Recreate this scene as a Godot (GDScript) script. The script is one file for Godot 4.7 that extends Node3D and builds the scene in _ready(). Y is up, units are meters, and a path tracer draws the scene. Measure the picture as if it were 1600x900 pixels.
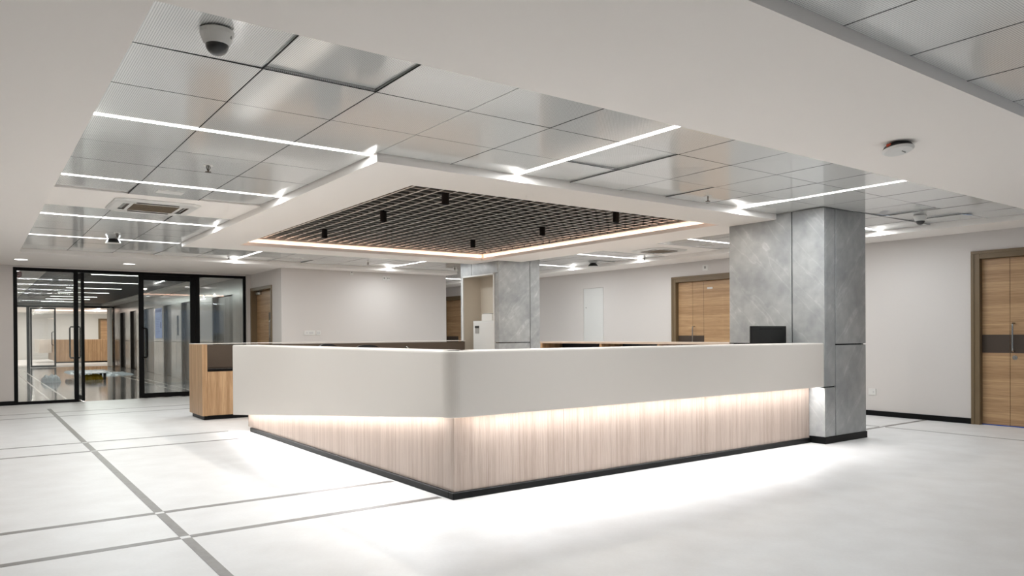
extends Node3D
# Reception hall with a white and wood counter under a dropped ceiling. x runs along the counter front, -z goes into the hall.

const HC := 2.437   # underside of the metal panels
const HS := 2.377   # underside of the plaster
var M := {}
var taken := {}
var box_cache := {}
var rng := RandomNumberGenerator.new()

# ------------------------------------------------------------------ helpers
func numbered(called: String) -> String:
	var n: int = taken.get(called, 0)
	taken[called] = n + 1
	return called if n == 0 else "%s_%03d" % [called, n]

func new_st() -> SurfaceTool:
	var st := SurfaceTool.new()
	st.begin(Mesh.PRIMITIVE_TRIANGLES)
	return st

func tri(st: SurfaceTool, a: Vector3, b: Vector3, c: Vector3, n: Vector3) -> void:
	var m := (c - a).cross(b - a)   # clockwise front
	if m.dot(n) < 0.0:
		var t := b; b = c; c = t
		m = -m
	if m.length() < 1e-12: return
	m = m.normalized()
	for p in [a, b, c]:
		st.set_normal(m)
		st.add_vertex(p)

func quad(st: SurfaceTool, a: Vector3, b: Vector3, c: Vector3, d: Vector3, n: Vector3) -> void:
	tri(st, a, b, c, n)
	tri(st, a, c, d, n)

# chamfered box from lo to hi
func bx(st: SurfaceTool, lo: Vector3, hi: Vector3, c := 0.0) -> void:
	var a := Vector3(minf(lo.x, hi.x), minf(lo.y, hi.y), minf(lo.z, hi.z))
	var b := Vector3(maxf(lo.x, hi.x), maxf(lo.y, hi.y), maxf(lo.z, hi.z))
	var mid := (a + b) / 2.0
	var h := (b - a) / 2.0
	c = minf(c, minf(h.x, minf(h.y, h.z)) * 0.9)
	for ax in 3:
		for s in [-1.0, 1.0]:
			var u := (ax + 1) % 3
			var v := (ax + 2) % 3
			var pts := []
			for k in [[-1, -1], [1, -1], [1, 1], [-1, 1]]:
				var p := Vector3.ZERO
				p[ax] = s * h[ax]
				p[u] = k[0] * (h[u] - c)
				p[v] = k[1] * (h[v] - c)
				pts.append(mid + p)
			var n := Vector3.ZERO
			n[ax] = s
			quad(st, pts[0], pts[1], pts[2], pts[3], n)
	if c <= 0.0: return
	for ax in 3:   # the twelve edges run along ax
		var u := (ax + 1) % 3
		var v := (ax + 2) % 3
		for su in [-1.0, 1.0]:
			for sv in [-1.0, 1.0]:
				var pts := []
				for k in [[-1, 0], [1, 0], [1, 1], [-1, 1]]:
					var p := Vector3.ZERO
					p[ax] = k[0] * (h[ax] - c)
					p[u] = su * (h[u] - (c if k[1] == 1 else 0.0))
					p[v] = sv * (h[v] - (0.0 if k[1] == 1 else c))
					pts.append(mid + p)
				var n := Vector3.ZERO
				n[u] = su; n[v] = sv
				quad(st, pts[0], pts[1], pts[2], pts[3], n)
	for sx in [-1.0, 1.0]:
		for sy in [-1.0, 1.0]:
			for sz in [-1.0, 1.0]:
				var s := Vector3(sx, sy, sz)
				tri(st, mid + s * (h - Vector3(0, c, c)), mid + s * (h - Vector3(c, 0, c)), mid + s * (h - Vector3(c, c, 0)), s)

# smooth surface of revolution about an axis through at; prof = [radius, height] pairs from bottom to top
func lathe(st: SurfaceTool, at: Vector3, prof: Array, seg := 24, basis := Basis.IDENTITY) -> void:
	for i in prof.size() - 1:
		var r0: float = prof[i][0]
		var y0: float = prof[i][1]
		var r1: float = prof[i + 1][0]
		var y1: float = prof[i + 1][1]
		for k in seg:
			var p := TAU * k / seg
			var q := TAU * (k + 1) / seg
			var mid := (p + q) / 2.0
			var n := basis * Vector3(cos(mid) * (y1 - y0), -(r1 - r0), sin(mid) * (y1 - y0))
			quad(st, at + basis * Vector3(r0 * cos(p), y0, r0 * sin(p)), at + basis * Vector3(r0 * cos(q), y0, r0 * sin(q)), at + basis * Vector3(r1 * cos(q), y1, r1 * sin(q)), at + basis * Vector3(r1 * cos(p), y1, r1 * sin(p)), n)

func tube(st: SurfaceTool, pts: Array, r: float, seg := 10) -> void:
	var rings := []
	var up := Vector3.UP
	for i in pts.size():
		var a: Vector3 = pts[maxi(i - 1, 0)]
		var b: Vector3 = pts[mini(i + 1, pts.size() - 1)]
		var d := (b - a).normalized()
		if absf(d.dot(up)) > 0.95: up = Vector3.RIGHT if absf(d.x) < 0.9 else Vector3.BACK
		var s := d.cross(up).normalized()
		up = s.cross(d).normalized()
		var ring := []
		for k in seg:
			ring.append(pts[i] + (s * cos(TAU * k / seg) + up * sin(TAU * k / seg)) * r)
		rings.append(ring)
	for i in rings.size() - 1:
		for k in seg:
			var l := (k + 1) % seg
			var mid: Vector3 = (pts[i] + pts[i + 1]) / 2.0
			quad(st, rings[i][k], rings[i][l], rings[i + 1][l], rings[i + 1][k], (rings[i][k] + rings[i + 1][l]) / 2.0 - mid)
	for e in [0, rings.size() - 1]:
		var n: Vector3 = (pts[e] - pts[1 if e == 0 else e - 1])
		for k in range(1, seg - 1): tri(st, rings[e][0], rings[e][k], rings[e][k + 1], n)

# prism of a convex or simple outline (points in a plane) pushed along off
func prism(st: SurfaceTool, pts: Array, off: Vector3) -> void:
	var c := Vector3.ZERO
	for p in pts: c += p
	c /= pts.size()
	for i in pts.size():
		var j := (i + 1) % pts.size()
		quad(st, pts[i], pts[j], pts[j] + off, pts[i] + off, ((pts[i] + pts[j]) / 2.0 - c))
	for i in pts.size():
		var j := (i + 1) % pts.size()
		tri(st, c, pts[i], pts[j], -off)
		tri(st, c + off, pts[i] + off, pts[j] + off, off)

func origin_of(n: Node) -> Vector3:
	var o := Vector3.ZERO
	while n is Node3D and n != self:
		o += n.position
		n = n.get_parent()
	return o

# commits st as one named mesh; its vertices are world coordinates unless local is set
func obj(called: String, st: SurfaceTool, m: Material, parent: Node = null, local := false) -> MeshInstance3D:
	if parent == null: parent = self
	var o := MeshInstance3D.new()
	o.name = numbered(called) if parent == self else called
	st.set_material(m)
	o.mesh = st.commit()
	if parent != self and not local: o.position = -origin_of(parent)
	o.cast_shadow = GeometryInstance3D.SHADOW_CASTING_SETTING_ON
	parent.add_child(o, true)
	return o

func box(called: String, lo: Vector3, hi: Vector3, m: Material, parent: Node = null, c := 0.0) -> MeshInstance3D:
	var st := new_st()
	bx(st, lo, hi, c)
	return obj(called, st, m, parent)

func tag(o: Node, label: String, category: String, group := "", kind := "") -> Node:
	o.set_meta("label", label)
	o.set_meta("category", category)
	if group: o.set_meta("group", group)
	if kind: o.set_meta("kind", kind)
	return o

func thing(called: String, label: String, category: String, at := Vector3.ZERO, group := "", kind := "") -> Node3D:
	var o := Node3D.new()
	o.name = numbered(called)
	o.position = at
	add_child(o)
	tag(o, label, category, group, kind)
	return o

func dup(root: Node3D, called: String, at: Vector3, label: String, turn := 0.0) -> Node3D:
	var r: Node3D = root.duplicate()
	r.name = numbered(called)
	add_child(r)
	r.position = at
	r.rotation.y = turn
	r.set_meta("label", label)
	return r

func area(called: String, at: Vector3, towards: Vector3, along: Vector3, size: Vector2, energy: float, col: Color, parent: Node) -> void:
	var l := AreaLight3D.new()
	l.name = called
	var z := -towards.normalized()
	var x := along.normalized()
	l.basis = Basis(x, z.cross(x), z)
	l.position = at - origin_of(parent)
	l.area_size = size
	l.light_energy = energy
	l.light_color = col
	l.area_range = 30.0
	l.area_attenuation = 2.0
	l.shadow_enabled = true
	parent.add_child(l, true)

# ------------------------------------------------------------------ materials
func mat(key: String, col: Color, rough := 0.5, metal := 0.0) -> StandardMaterial3D:
	var m := StandardMaterial3D.new()
	m.resource_name = key
	m.albedo_color = col
	m.roughness = rough
	m.metallic = metal
	M[key] = m
	return m

func world_map(m: StandardMaterial3D, size: Vector3) -> void:
	m.uv1_triplanar = true
	m.uv1_world_triplanar = true
	m.uv1_scale = Vector3(1.0 / size.x, 1.0 / size.y, 1.0 / size.z)
	m.uv1_triplanar_sharpness = 8.0

func noise_image(w: int, h: int, freq: float, octaves: int, sd: int) -> Image:
	var n := FastNoiseLite.new()
	n.seed = sd
	n.noise_type = FastNoiseLite.TYPE_SIMPLEX_SMOOTH
	n.frequency = freq
	n.fractal_octaves = octaves
	var im := n.get_seamless_image(w, h)
	im.convert(Image.FORMAT_L8)
	return im

func tex(im: Image) -> ImageTexture:
	return ImageTexture.create_from_image(im)

# streaks along y: a seamless noise of few rows pulled long
func grain(w: int, h: int, dark: Color, light: Color, sd: int, rows: int, turned: bool) -> ImageTexture:
	var fine := noise_image(w, rows * 2, 0.11, 3, sd)
	var wide := noise_image(w, rows, 0.018, 3, sd + 1)
	var hair := noise_image(w, rows * 4, 0.30, 1, sd + 2)
	for im in [fine, wide, hair]: im.resize(w, h, Image.INTERPOLATE_CUBIC)
	var out := Image.create(h if turned else w, w if turned else h, false, Image.FORMAT_RGB8)
	for y in h:
		for x in w:
			var t := 0.42 * fine.get_pixel(x, y).r + 0.38 * wide.get_pixel(x, y).r + 0.20 * hair.get_pixel(x, y).r
			t = clampf((t - 0.5) * 1.9 + 0.5, 0.0, 1.0)
			var c := dark.lerp(light, t)
			if turned: out.set_pixel(y, x, c)
			else: out.set_pixel(x, y, c)
	return tex(out)

func marble(w: int, base: Color, pale: Color, dark: Color, sd: int, veins: float) -> ImageTexture:
	var a := noise_image(w, w, 0.005, 5, sd)
	var b := noise_image(w / 4, w, 0.0055, 4, sd + 7)   # drawn out sideways below
	b.resize(w, w, Image.INTERPOLATE_CUBIC)
	var c := noise_image(w, w, 0.018, 5, sd + 13)
	var out := Image.create(w, w, false, Image.FORMAT_RGB8)
	for y in w:
		for x in w:
			var n := a.get_pixel(x, y).r
			var v := b.get_pixel(x, (y + x) % w).r   # slanted
			var g := c.get_pixel(x, y).r
			var col := dark.lerp(base, clampf(n * 1.5 - 0.1, 0.0, 1.0))
			var vein := maxf(0.0, 1.0 - absf(v - 0.52 + 0.10 * (g - 0.5)) * 15.0)
			vein = vein * vein
			col = col.lerp(pale, clampf(veins * vein * (0.95 * n) * (0.4 + g), 0.0, 1.0))
			col = col * (0.95 + 0.10 * g)
			out.set_pixel(x, y, col)
	return tex(out)

func speckle(w: int, a: Color, b: Color, freq: float, sd: int) -> ImageTexture:
	var n := noise_image(w, w, freq, 5, sd)
	var f := noise_image(w, w, 0.2, 2, sd + 3)
	var out := Image.create(w, w, false, Image.FORMAT_RGB8)
	for y in w:
		for x in w:
			out.set_pixel(x, y, a.lerp(b, clampf(0.75 * n.get_pixel(x, y).r + 0.25 * f.get_pixel(x, y).r, 0.0, 1.0)))
	return tex(out)

func perforated() -> ImageTexture:
	var out := Image.create(256, 256, false, Image.FORMAT_RGB8)
	for y in 256:
		for x in 256:
			var dx := (x % 32) - 15.5
			var dy := (y % 32) - 15.5
			var t := clampf((sqrt(dx * dx + dy * dy) - 6.5) / 2.0, 0.0, 1.0)
			out.set_pixel(x, y, Color(0.46, 0.465, 0.46).lerp(Color(0.91, 0.91, 0.90), t))
	return tex(out)

func normal_map(freq: float, sd: int, strength: float) -> ImageTexture:
	var im := noise_image(256, 256, freq, 2, sd)
	im.convert(Image.FORMAT_RGBA8)
	im.bump_map_to_normal_map(strength)
	return tex(im)

func make_materials() -> void:
	mat("plaster", Color(0.96, 0.935, 0.91), 0.75)
	mat("wall_paint", Color(0.83, 0.805, 0.785), 0.6)
	mat("black_trim", Color(0.04, 0.045, 0.047), 0.4)
	M.black_trim.metallic_specular = 0.3
	mat("void_black", Color(0.035, 0.035, 0.035), 0.9)
	mat("slab", Color(0.30, 0.29, 0.28), 0.9)
	var p := mat("panel", Color(1, 1, 1), 0.10)
	p.albedo_texture = perforated()
	world_map(p, Vector3(0.08, 0.08, 0.08))
	p.metallic_specular = 0.7
	mat("panel_edge", Color(0.80, 0.79, 0.78), 0.3)
	var f := mat("floor_sheet", Color(1, 1, 1), 0.42)
	f.albedo_texture = speckle(512, Color(0.855, 0.845, 0.835), Color(0.91, 0.905, 0.90), 0.012, 5)
	world_map(f, Vector3(2.6, 2.6, 2.6))
	var g := mat("floor_grey", Color(1, 1, 1), 0.4)
	g.albedo_texture = speckle(128, Color(0.48, 0.46, 0.44), Color(0.56, 0.54, 0.52), 0.05, 9)
	world_map(g, Vector3(0.6, 0.6, 0.6))
	var w := mat("ash_wood", Color(1, 1, 1), 0.45)
	w.albedo_texture = grain(1024, 256, Color(0.645, 0.575, 0.525), Color(0.77, 0.71, 0.665), 21, 10, false)
	world_map(w, Vector3(1.0, 1.2, 1.0))
	var o := mat("oak_upright", Color(1, 1, 1), 0.4)
	o.albedo_texture = grain(512, 256, Color(0.63, 0.49, 0.35), Color(0.80, 0.66, 0.51), 31, 8, false)
	world_map(o, Vector3(0.9, 1.2, 0.9))
	var d := mat("oak_across", Color(1, 1, 1), 0.4)
	d.albedo_texture = grain(512, 256, Color(0.62, 0.48, 0.34), Color(0.78, 0.64, 0.48), 41, 8, true)
	world_map(d, Vector3(1.3, 0.9, 1.3))
	mat("door_frame", Color(0.45, 0.375, 0.27), 0.45)
	mat("door_band", Color(0.27, 0.22, 0.18), 0.4)
	var s := mat("stone", Color(1, 1, 1), 0.30)
	s.albedo_texture = marble(768, Color(0.665, 0.667, 0.66), Color(0.84, 0.84, 0.83), Color(0.575, 0.58, 0.58), 51, 0.55)
	world_map(s, Vector3(1.9, 1.9, 1.9))
	mat("fascia", Color(0.89, 0.86, 0.825), 0.38)
	mat("white_paint", Color(0.84, 0.835, 0.82), 0.4)
	mat("dark_brown", Color(0.36, 0.305, 0.255), 0.4)
	mat("black_top", Color(0.03, 0.03, 0.033), 0.22)
	mat("navy", Color(0.075, 0.10, 0.15), 0.5)
	mat("steel", Color(0.72, 0.71, 0.69), 0.25, 1.0)
	mat("black_plastic", Color(0.03, 0.032, 0.033), 0.4)
	mat("black_metal", Color(0.05, 0.05, 0.052), 0.5)
	M.black_metal.metallic_specular = 0.25
	mat("grid_web", Color(0.37, 0.375, 0.36), 0.35)
	mat("cross_flange", Color(0.62, 0.62, 0.60), 0.35)
	mat("grid_flange", Color(0.80, 0.80, 0.78), 0.35)
	mat("white_plastic", Color(0.87, 0.86, 0.84), 0.35)
	mat("grey_plastic", Color(0.60, 0.59, 0.57), 0.5)
	mat("brown_grille", Color(0.30, 0.25, 0.20), 0.6)
	mat("blue_film", Color(0.36, 0.48, 0.62), 0.3)
	mat("blue_tape", Color(0.10, 0.28, 0.62), 0.5)
	mat("orange_plastic", Color(0.80, 0.28, 0.16), 0.5)
	mat("red_paint", Color(0.45, 0.06, 0.06), 0.4)
	var gl := mat("glass", Color(0.93, 0.97, 0.97, 0.06), 0.02)
	gl.transparency = BaseMaterial3D.TRANSPARENCY_ALPHA
	var dm := mat("dark_dome", Color(0.02, 0.02, 0.02), 0.06)
	dm.clearcoat_enabled = true
	var lf := mat("lobby_floor", Color(1, 1, 1), 0.09)
	lf.albedo_texture = marble(512, Color(0.46, 0.44, 0.43), Color(0.60, 0.58, 0.56), Color(0.35, 0.34, 0.335), 71, 0.5)
	world_map(lf, Vector3(2.2, 2.2, 2.2))
	mat("lobby_line", Color(0.70, 0.68, 0.65), 0.2)
	mat("lobby_slat", Color(0.11, 0.115, 0.12), 0.5)
	mat("lift_bronze", Color(0.16, 0.135, 0.11), 0.28, 0.4)
	mat("lift_stone", Color(0.62, 0.60, 0.59), 0.2)
	mat("poster_blue", Color(0.50, 0.56, 0.74), 0.5)
	mat("poster_dark", Color(0.22, 0.26, 0.50), 0.5)
	mat("yellow_bag", Color(0.74, 0.62, 0.10), 0.5)
	mat("film_grey", Color(0.60, 0.62, 0.64), 0.3)
	mat("card_brown", Color(0.42, 0.33, 0.24), 0.7)
	glow("lamp_white", Color(1.0, 0.99, 0.98), 3.5)
	glow("lamp_warm", Color(1.0, 0.86, 0.78), 1.5)
	glow("lamp_lobby", Color(0.97, 1.0, 0.96), 4.0)

func glow(key: String, col: Color, energy: float) -> void:
	var m := mat(key, Color(0.9, 0.9, 0.9), 0.5)
	m.emission_enabled = true
	m.emission = col
	m.emission_energy_multiplier = energy

# ------------------------------------------------------------------ main
func _ready() -> void:
	rng.seed = 7
	# camera: level eye at 1.15 m, lens shifted upwards
	var cam := Camera3D.new()
	cam.name = "camera"
	cam.projection = Camera3D.PROJECTION_FRUSTUM
	cam.near = 0.05
	cam.far = 120.0
	cam.size = 0.05 * 900.0 / 1151.5
	cam.frustum_offset = Vector2(0, 0.05 * 78.38 / 1151.5)
	cam.basis = Basis(Vector3.UP, -0.631479) * Basis(Vector3.RIGHT, -0.0053035) * Basis(Vector3.BACK, -0.0063193)
	cam.position = Vector3(0, 1.15, 0)
	add_child(cam)
	cam.current = true
	var we := WorldEnvironment.new()
	we.name = "environment"
	var env := Environment.new()
	env.background_mode = Environment.BG_COLOR
	env.background_color = Color(0.62, 0.80, 1.0)
	env.background_energy_multiplier = 0.4
	env.tonemap_mode = Environment.TONE_MAPPER_LINEAR
	env.tonemap_exposure = 1.19
	env.sdfgi_enabled = true
	env.ssao_enabled = true
	env.ssil_enabled = true
	we.environment = env
	add_child(we)
	make_materials()
	build_shell()
	build_ceiling()
	build_bulkhead()
	build_lamps()
	build_columns()
	build_counter()
	build_back_counter()
	build_side_counter()
	build_doors()
	build_glazing()
	build_lobby()
	build_ceiling_fittings()
	build_small_things()

const BAR := 2.15    # energy of a full ceiling bar
const STRIP := 4.0  # energy of a strip under the counter
const COVE := 0.32
const SPOT := 1.6

func V(x: float, y: float, z: float) -> Vector3:
	return Vector3(x, y, z)

# ------------------------------------------------------------------ room shell
func build_shell() -> void:
	var fl := thing("floor", "white sheet floor with narrow grey inlaid strips around the reception counter", "floor", Vector3.ZERO, "", "structure")
	box("floor_sheet", V(-4.2, -0.1, -13.2), V(10.2, 0, 4.2), M.floor_sheet, fl)
	box("floor_sheet", V(-4.2, -0.1, -15.12), V(4.7, 0, -13.2), M.floor_sheet, fl)
	box("floor_sheet", V(7.9, -0.1, -18.2), V(10.2, 0, -13.2), M.floor_sheet, fl)
	var zs := [[-13.2, 0.04], [-12.5, 0.04], [-9.22, 0.05], [-8.48, 0.05], [-5.235, 0.06], [-4.51, 0.06]]
	var t := 0.0012
	for k in zs.size():
		var z: float = zs[k][0]
		var w: float = zs[k][1]
		var xe := 2.48 if k < 4 else 2.655
		if k < 2: xe = 4.4
		box("inlay_strip", V(-4.0, 0, z - w / 2), V(0.945, t, z + w / 2), M.floor_grey, fl)
		box("inlay_strip", V(1.0, 0, z - w / 2), V(xe, t, z + w / 2), M.floor_grey, fl)
	var cuts := [4.0, -4.48, -4.54, -5.205, -5.265, -8.455, -8.505, -9.195, -9.245, -13.93]
	for k in range(0, cuts.size(), 2):
		box("inlay_strip", V(0.945, 0, cuts[k + 1]), V(1.0, t, cuts[k]), M.floor_grey, fl)
	box("inlay_strip", V(7.95, 0, -4.59), V(8.86, t, -4.53), M.floor_grey, fl)
	box("inlay_strip", V(8.91, 0, -4.59), V(10.0, t, -4.53), M.floor_grey, fl)
	box("inlay_strip", V(8.87, 0, -4.52), V(8.90, t, 3.9), M.floor_grey, fl)
	box("inlay_strip", V(8.87, 0, -13.0), V(8.90, t, -4.60), M.floor_grey, fl)
	# right wall with two wooden doors and a flush white door
	var wr := thing("wall_right", "long off-white painted wall holding the two wooden doors", "wall", V(10.1, 0, -5), "", "structure")
	var holes := [[-4.014, -2.50, 2.135], [-8.868, -7.36, 2.135], [-11.218, -10.635, 2.063], [-16.75, -15.75, 2.135]]
	var z0 := 4.2
	for h in holes:
		box("wall_panel", V(10.007, 0, h[1]), V(10.25, 3.0, z0), M.wall_paint, wr)
		box("wall_panel", V(10.007, h[2], h[0]), V(10.25, 3.0, h[1]), M.wall_paint, wr)
		z0 = h[0]
	box("wall_panel", V(10.007, 0, -18.2), V(10.25, 3.0, z0), M.wall_paint, wr)
	var wb := thing("wall_back", "off-white wall facing the counter from behind, with a soft pool of lamp light", "wall", V(6.2, 0, -13.3), "", "structure")
	box("wall_panel", V(4.5, 0, -13.45), V(7.96, 3.0, -13.2), M.wall_paint, wb)
	var ws := thing("wall_left", "short off-white wall with a wooden door beside the black glazing", "wall", V(4.6, 0, -14.1), "", "structure")
	box("wall_panel", V(4.5, 0, -13.71), V(4.75, 3.0, -13.45), M.wall_paint, ws)
	box("wall_panel", V(4.5, 2.10, -15.0), V(4.75, 3.0, -13.71), M.wall_paint, ws)
	box("wall_panel", V(4.42, 0, -15.25), V(4.75, 3.0, -15.0), M.wall_paint, ws)
	var wg := thing("wall_far", "plain white wall left of the black framed glazing", "wall", V(-1.8, 0, -15.1), "", "structure")
	box("wall_panel", V(-4.2, 0, -15.25), V(0.555, 3.0, -15.08), M.wall_paint, wg)
	box("wall_panel", V(0.555, 2.345, -15.25), V(4.42, 3.0, -15.08), M.wall_paint, wg)
	var wp := thing("wall_passage", "white wall closing the passage beyond the back wall", "wall", V(9, 0, -18.2), "", "structure")
	box("wall_panel", V(7.7, 0, -18.35), V(10.25, 3.0, -18.2), M.wall_paint, wp)
	box("wall_panel", V(7.72, 0, -18.2), V(7.96, 3.0, -13.45), M.wall_paint, wp)
	var wn := thing("wall_side", "white wall of the hall out of view beside the camera", "wall", V(-4.3, 0, -5), "", "structure")
	box("wall_panel", V(-4.45, 0, -15.25), V(-4.2, 3.0, 4.2), M.wall_paint, wn)
	var wf := thing("wall_front", "white wall of the hall out of view behind the camera", "wall", V(3, 0, 4.3), "", "structure")
	box("wall_panel", V(-4.45, 0, 4.2), V(3.6, 3.0, 4.45), M.wall_paint, wf)
	box("wall_panel", V(3.6, 0, 4.2), V(9.6, 0.5, 4.45), M.wall_paint, wf)
	box("wall_panel", V(3.6, 2.3, 4.2), V(9.6, 3.0, 4.45), M.wall_paint, wf)
	box("wall_panel", V(9.6, 0, 4.2), V(10.25, 3.0, 4.45), M.wall_paint, wf)
	var wi := thing("window_3", "wide daylight window in the wall behind the viewer, out of view", "window", V(6.6, 0.5, 4.3), "", "structure")
	for k in 5: box("mullion", V(3.6 + k * 1.4875, 0.5, 4.3), V(3.65 + k * 1.4875, 2.3, 4.36), M.black_metal, wi)
	for k in 4: box("glass_pane", V(3.65 + k * 1.4875, 0.5, 4.325), V(3.6 + (k + 1) * 1.4875, 2.3, 4.333), M.glass, wi)
	box("wall_panel", V(10.25, 0, -18.35), V(10.35, 3.0, 4.45), M.wall_paint, wr)
	box("wall_panel", V(4.75, 0, -18.35), V(7.72, 3.0, -18.2), M.wall_paint, wp)
	# black skirting
	tag(box("baseboard_right", V(9.993, 0, -7.36), V(10.007, 0.07, -4.014), M.black_trim, null, 0.002), "black skirting along the right wall between the two wooden doors", "skirting", "", "structure")
	tag(box("baseboard_right", V(9.993, 0, -2.50), V(10.007, 0.07, 4.2), M.black_trim, null, 0.002), "black skirting of the right wall past the large wooden door", "skirting", "", "structure")
	tag(box("baseboard_right", V(9.993, 0, -10.6), V(10.007, 0.07, -8.868), M.black_trim, null, 0.002), "black skirting under the flush white door wall behind the counter", "skirting", "", "structure")
	tag(box("baseboard_far", V(-4.2, 0, -15.08), V(0.555, 0.07, -15.066), M.black_trim, null, 0.002), "black skirting of the white wall left of the glazing", "skirting", "", "structure")
	tag(box("baseboard_back", V(4.5, 0, -13.2), V(7.96, 0.07, -13.186), M.black_trim, null, 0.002), "black skirting of the wall behind the counter", "skirting", "", "structure")

# ------------------------------------------------------------------ ceiling
func panel_mesh(w: float, l: float) -> Mesh:
	var key := "%d_%d" % [roundi(w * 1000), roundi(l * 1000)]
	if not box_cache.has(key):
		var st := new_st()
		bx(st, V(-w / 2, 0, -l / 2), V(w / 2, 0.018, l / 2), 0.0012)
		st.set_material(M.panel)
		box_cache[key] = st.commit()
	return box_cache[key]

# xs, zs: edges of the cells; bars leave gaps given as pairs in the lists
func panel_zone(parent: Node3D, xs: Array, zs: Array, ajar := {}) -> void:
	for i in xs.size():
		for j in zs.size():
			var x0: float = xs[i][0] + 0.0028
			var x1: float = xs[i][1] - 0.0028
			var za: float = zs[j][0] - 0.0018
			var zb: float = zs[j][1] + 0.0018
			var o := MeshInstance3D.new()
			o.name = "ceiling_panel"
			o.mesh = panel_mesh(x1 - x0, za - zb)
			o.position = V((x0 + x1) / 2, HC, (za + zb) / 2) - origin_of(parent)
			var tilt := V(rng.randf_range(-0.0022, 0.0022), 0, rng.randf_range(-0.0022, 0.0022))
			var key := "%d,%d" % [i, j]
			if ajar.has(key):
				var a: Array = ajar[key]
				tilt = V(a[0], 0, a[1])
				o.position.y += a[2]
			o.rotation = tilt
			parent.add_child(o, true)
	for i in range(1, xs.size()):   # black spline in each long joint
		var a: float = xs[i - 1][1] - 0.0028
		var b: float = xs[i][0] + 0.0028
		if b - a > 0.02: continue
		box("joint_spline", V(a, HC - 0.0006, zs[zs.size() - 1][1]), V(b, HC + 0.003, zs[0][0]), M.void_black, parent)
	for j in range(1, zs.size()):   # and a finer one in each cross joint
		var a: float = zs[j - 1][1]
		var b: float = zs[j][0]
		if absf(b - a) > 0.02: continue
		box("joint_spline", V(xs[0][0], HC - 0.0004, b - 0.0018), V(xs[xs.size() - 1][1], HC + 0.003, a + 0.0018), M.void_black, parent)

func cells(edges: Array) -> Array:
	var out := []
	for k in edges.size() - 1: out.append([edges[k], edges[k + 1]])
	return out

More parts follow.
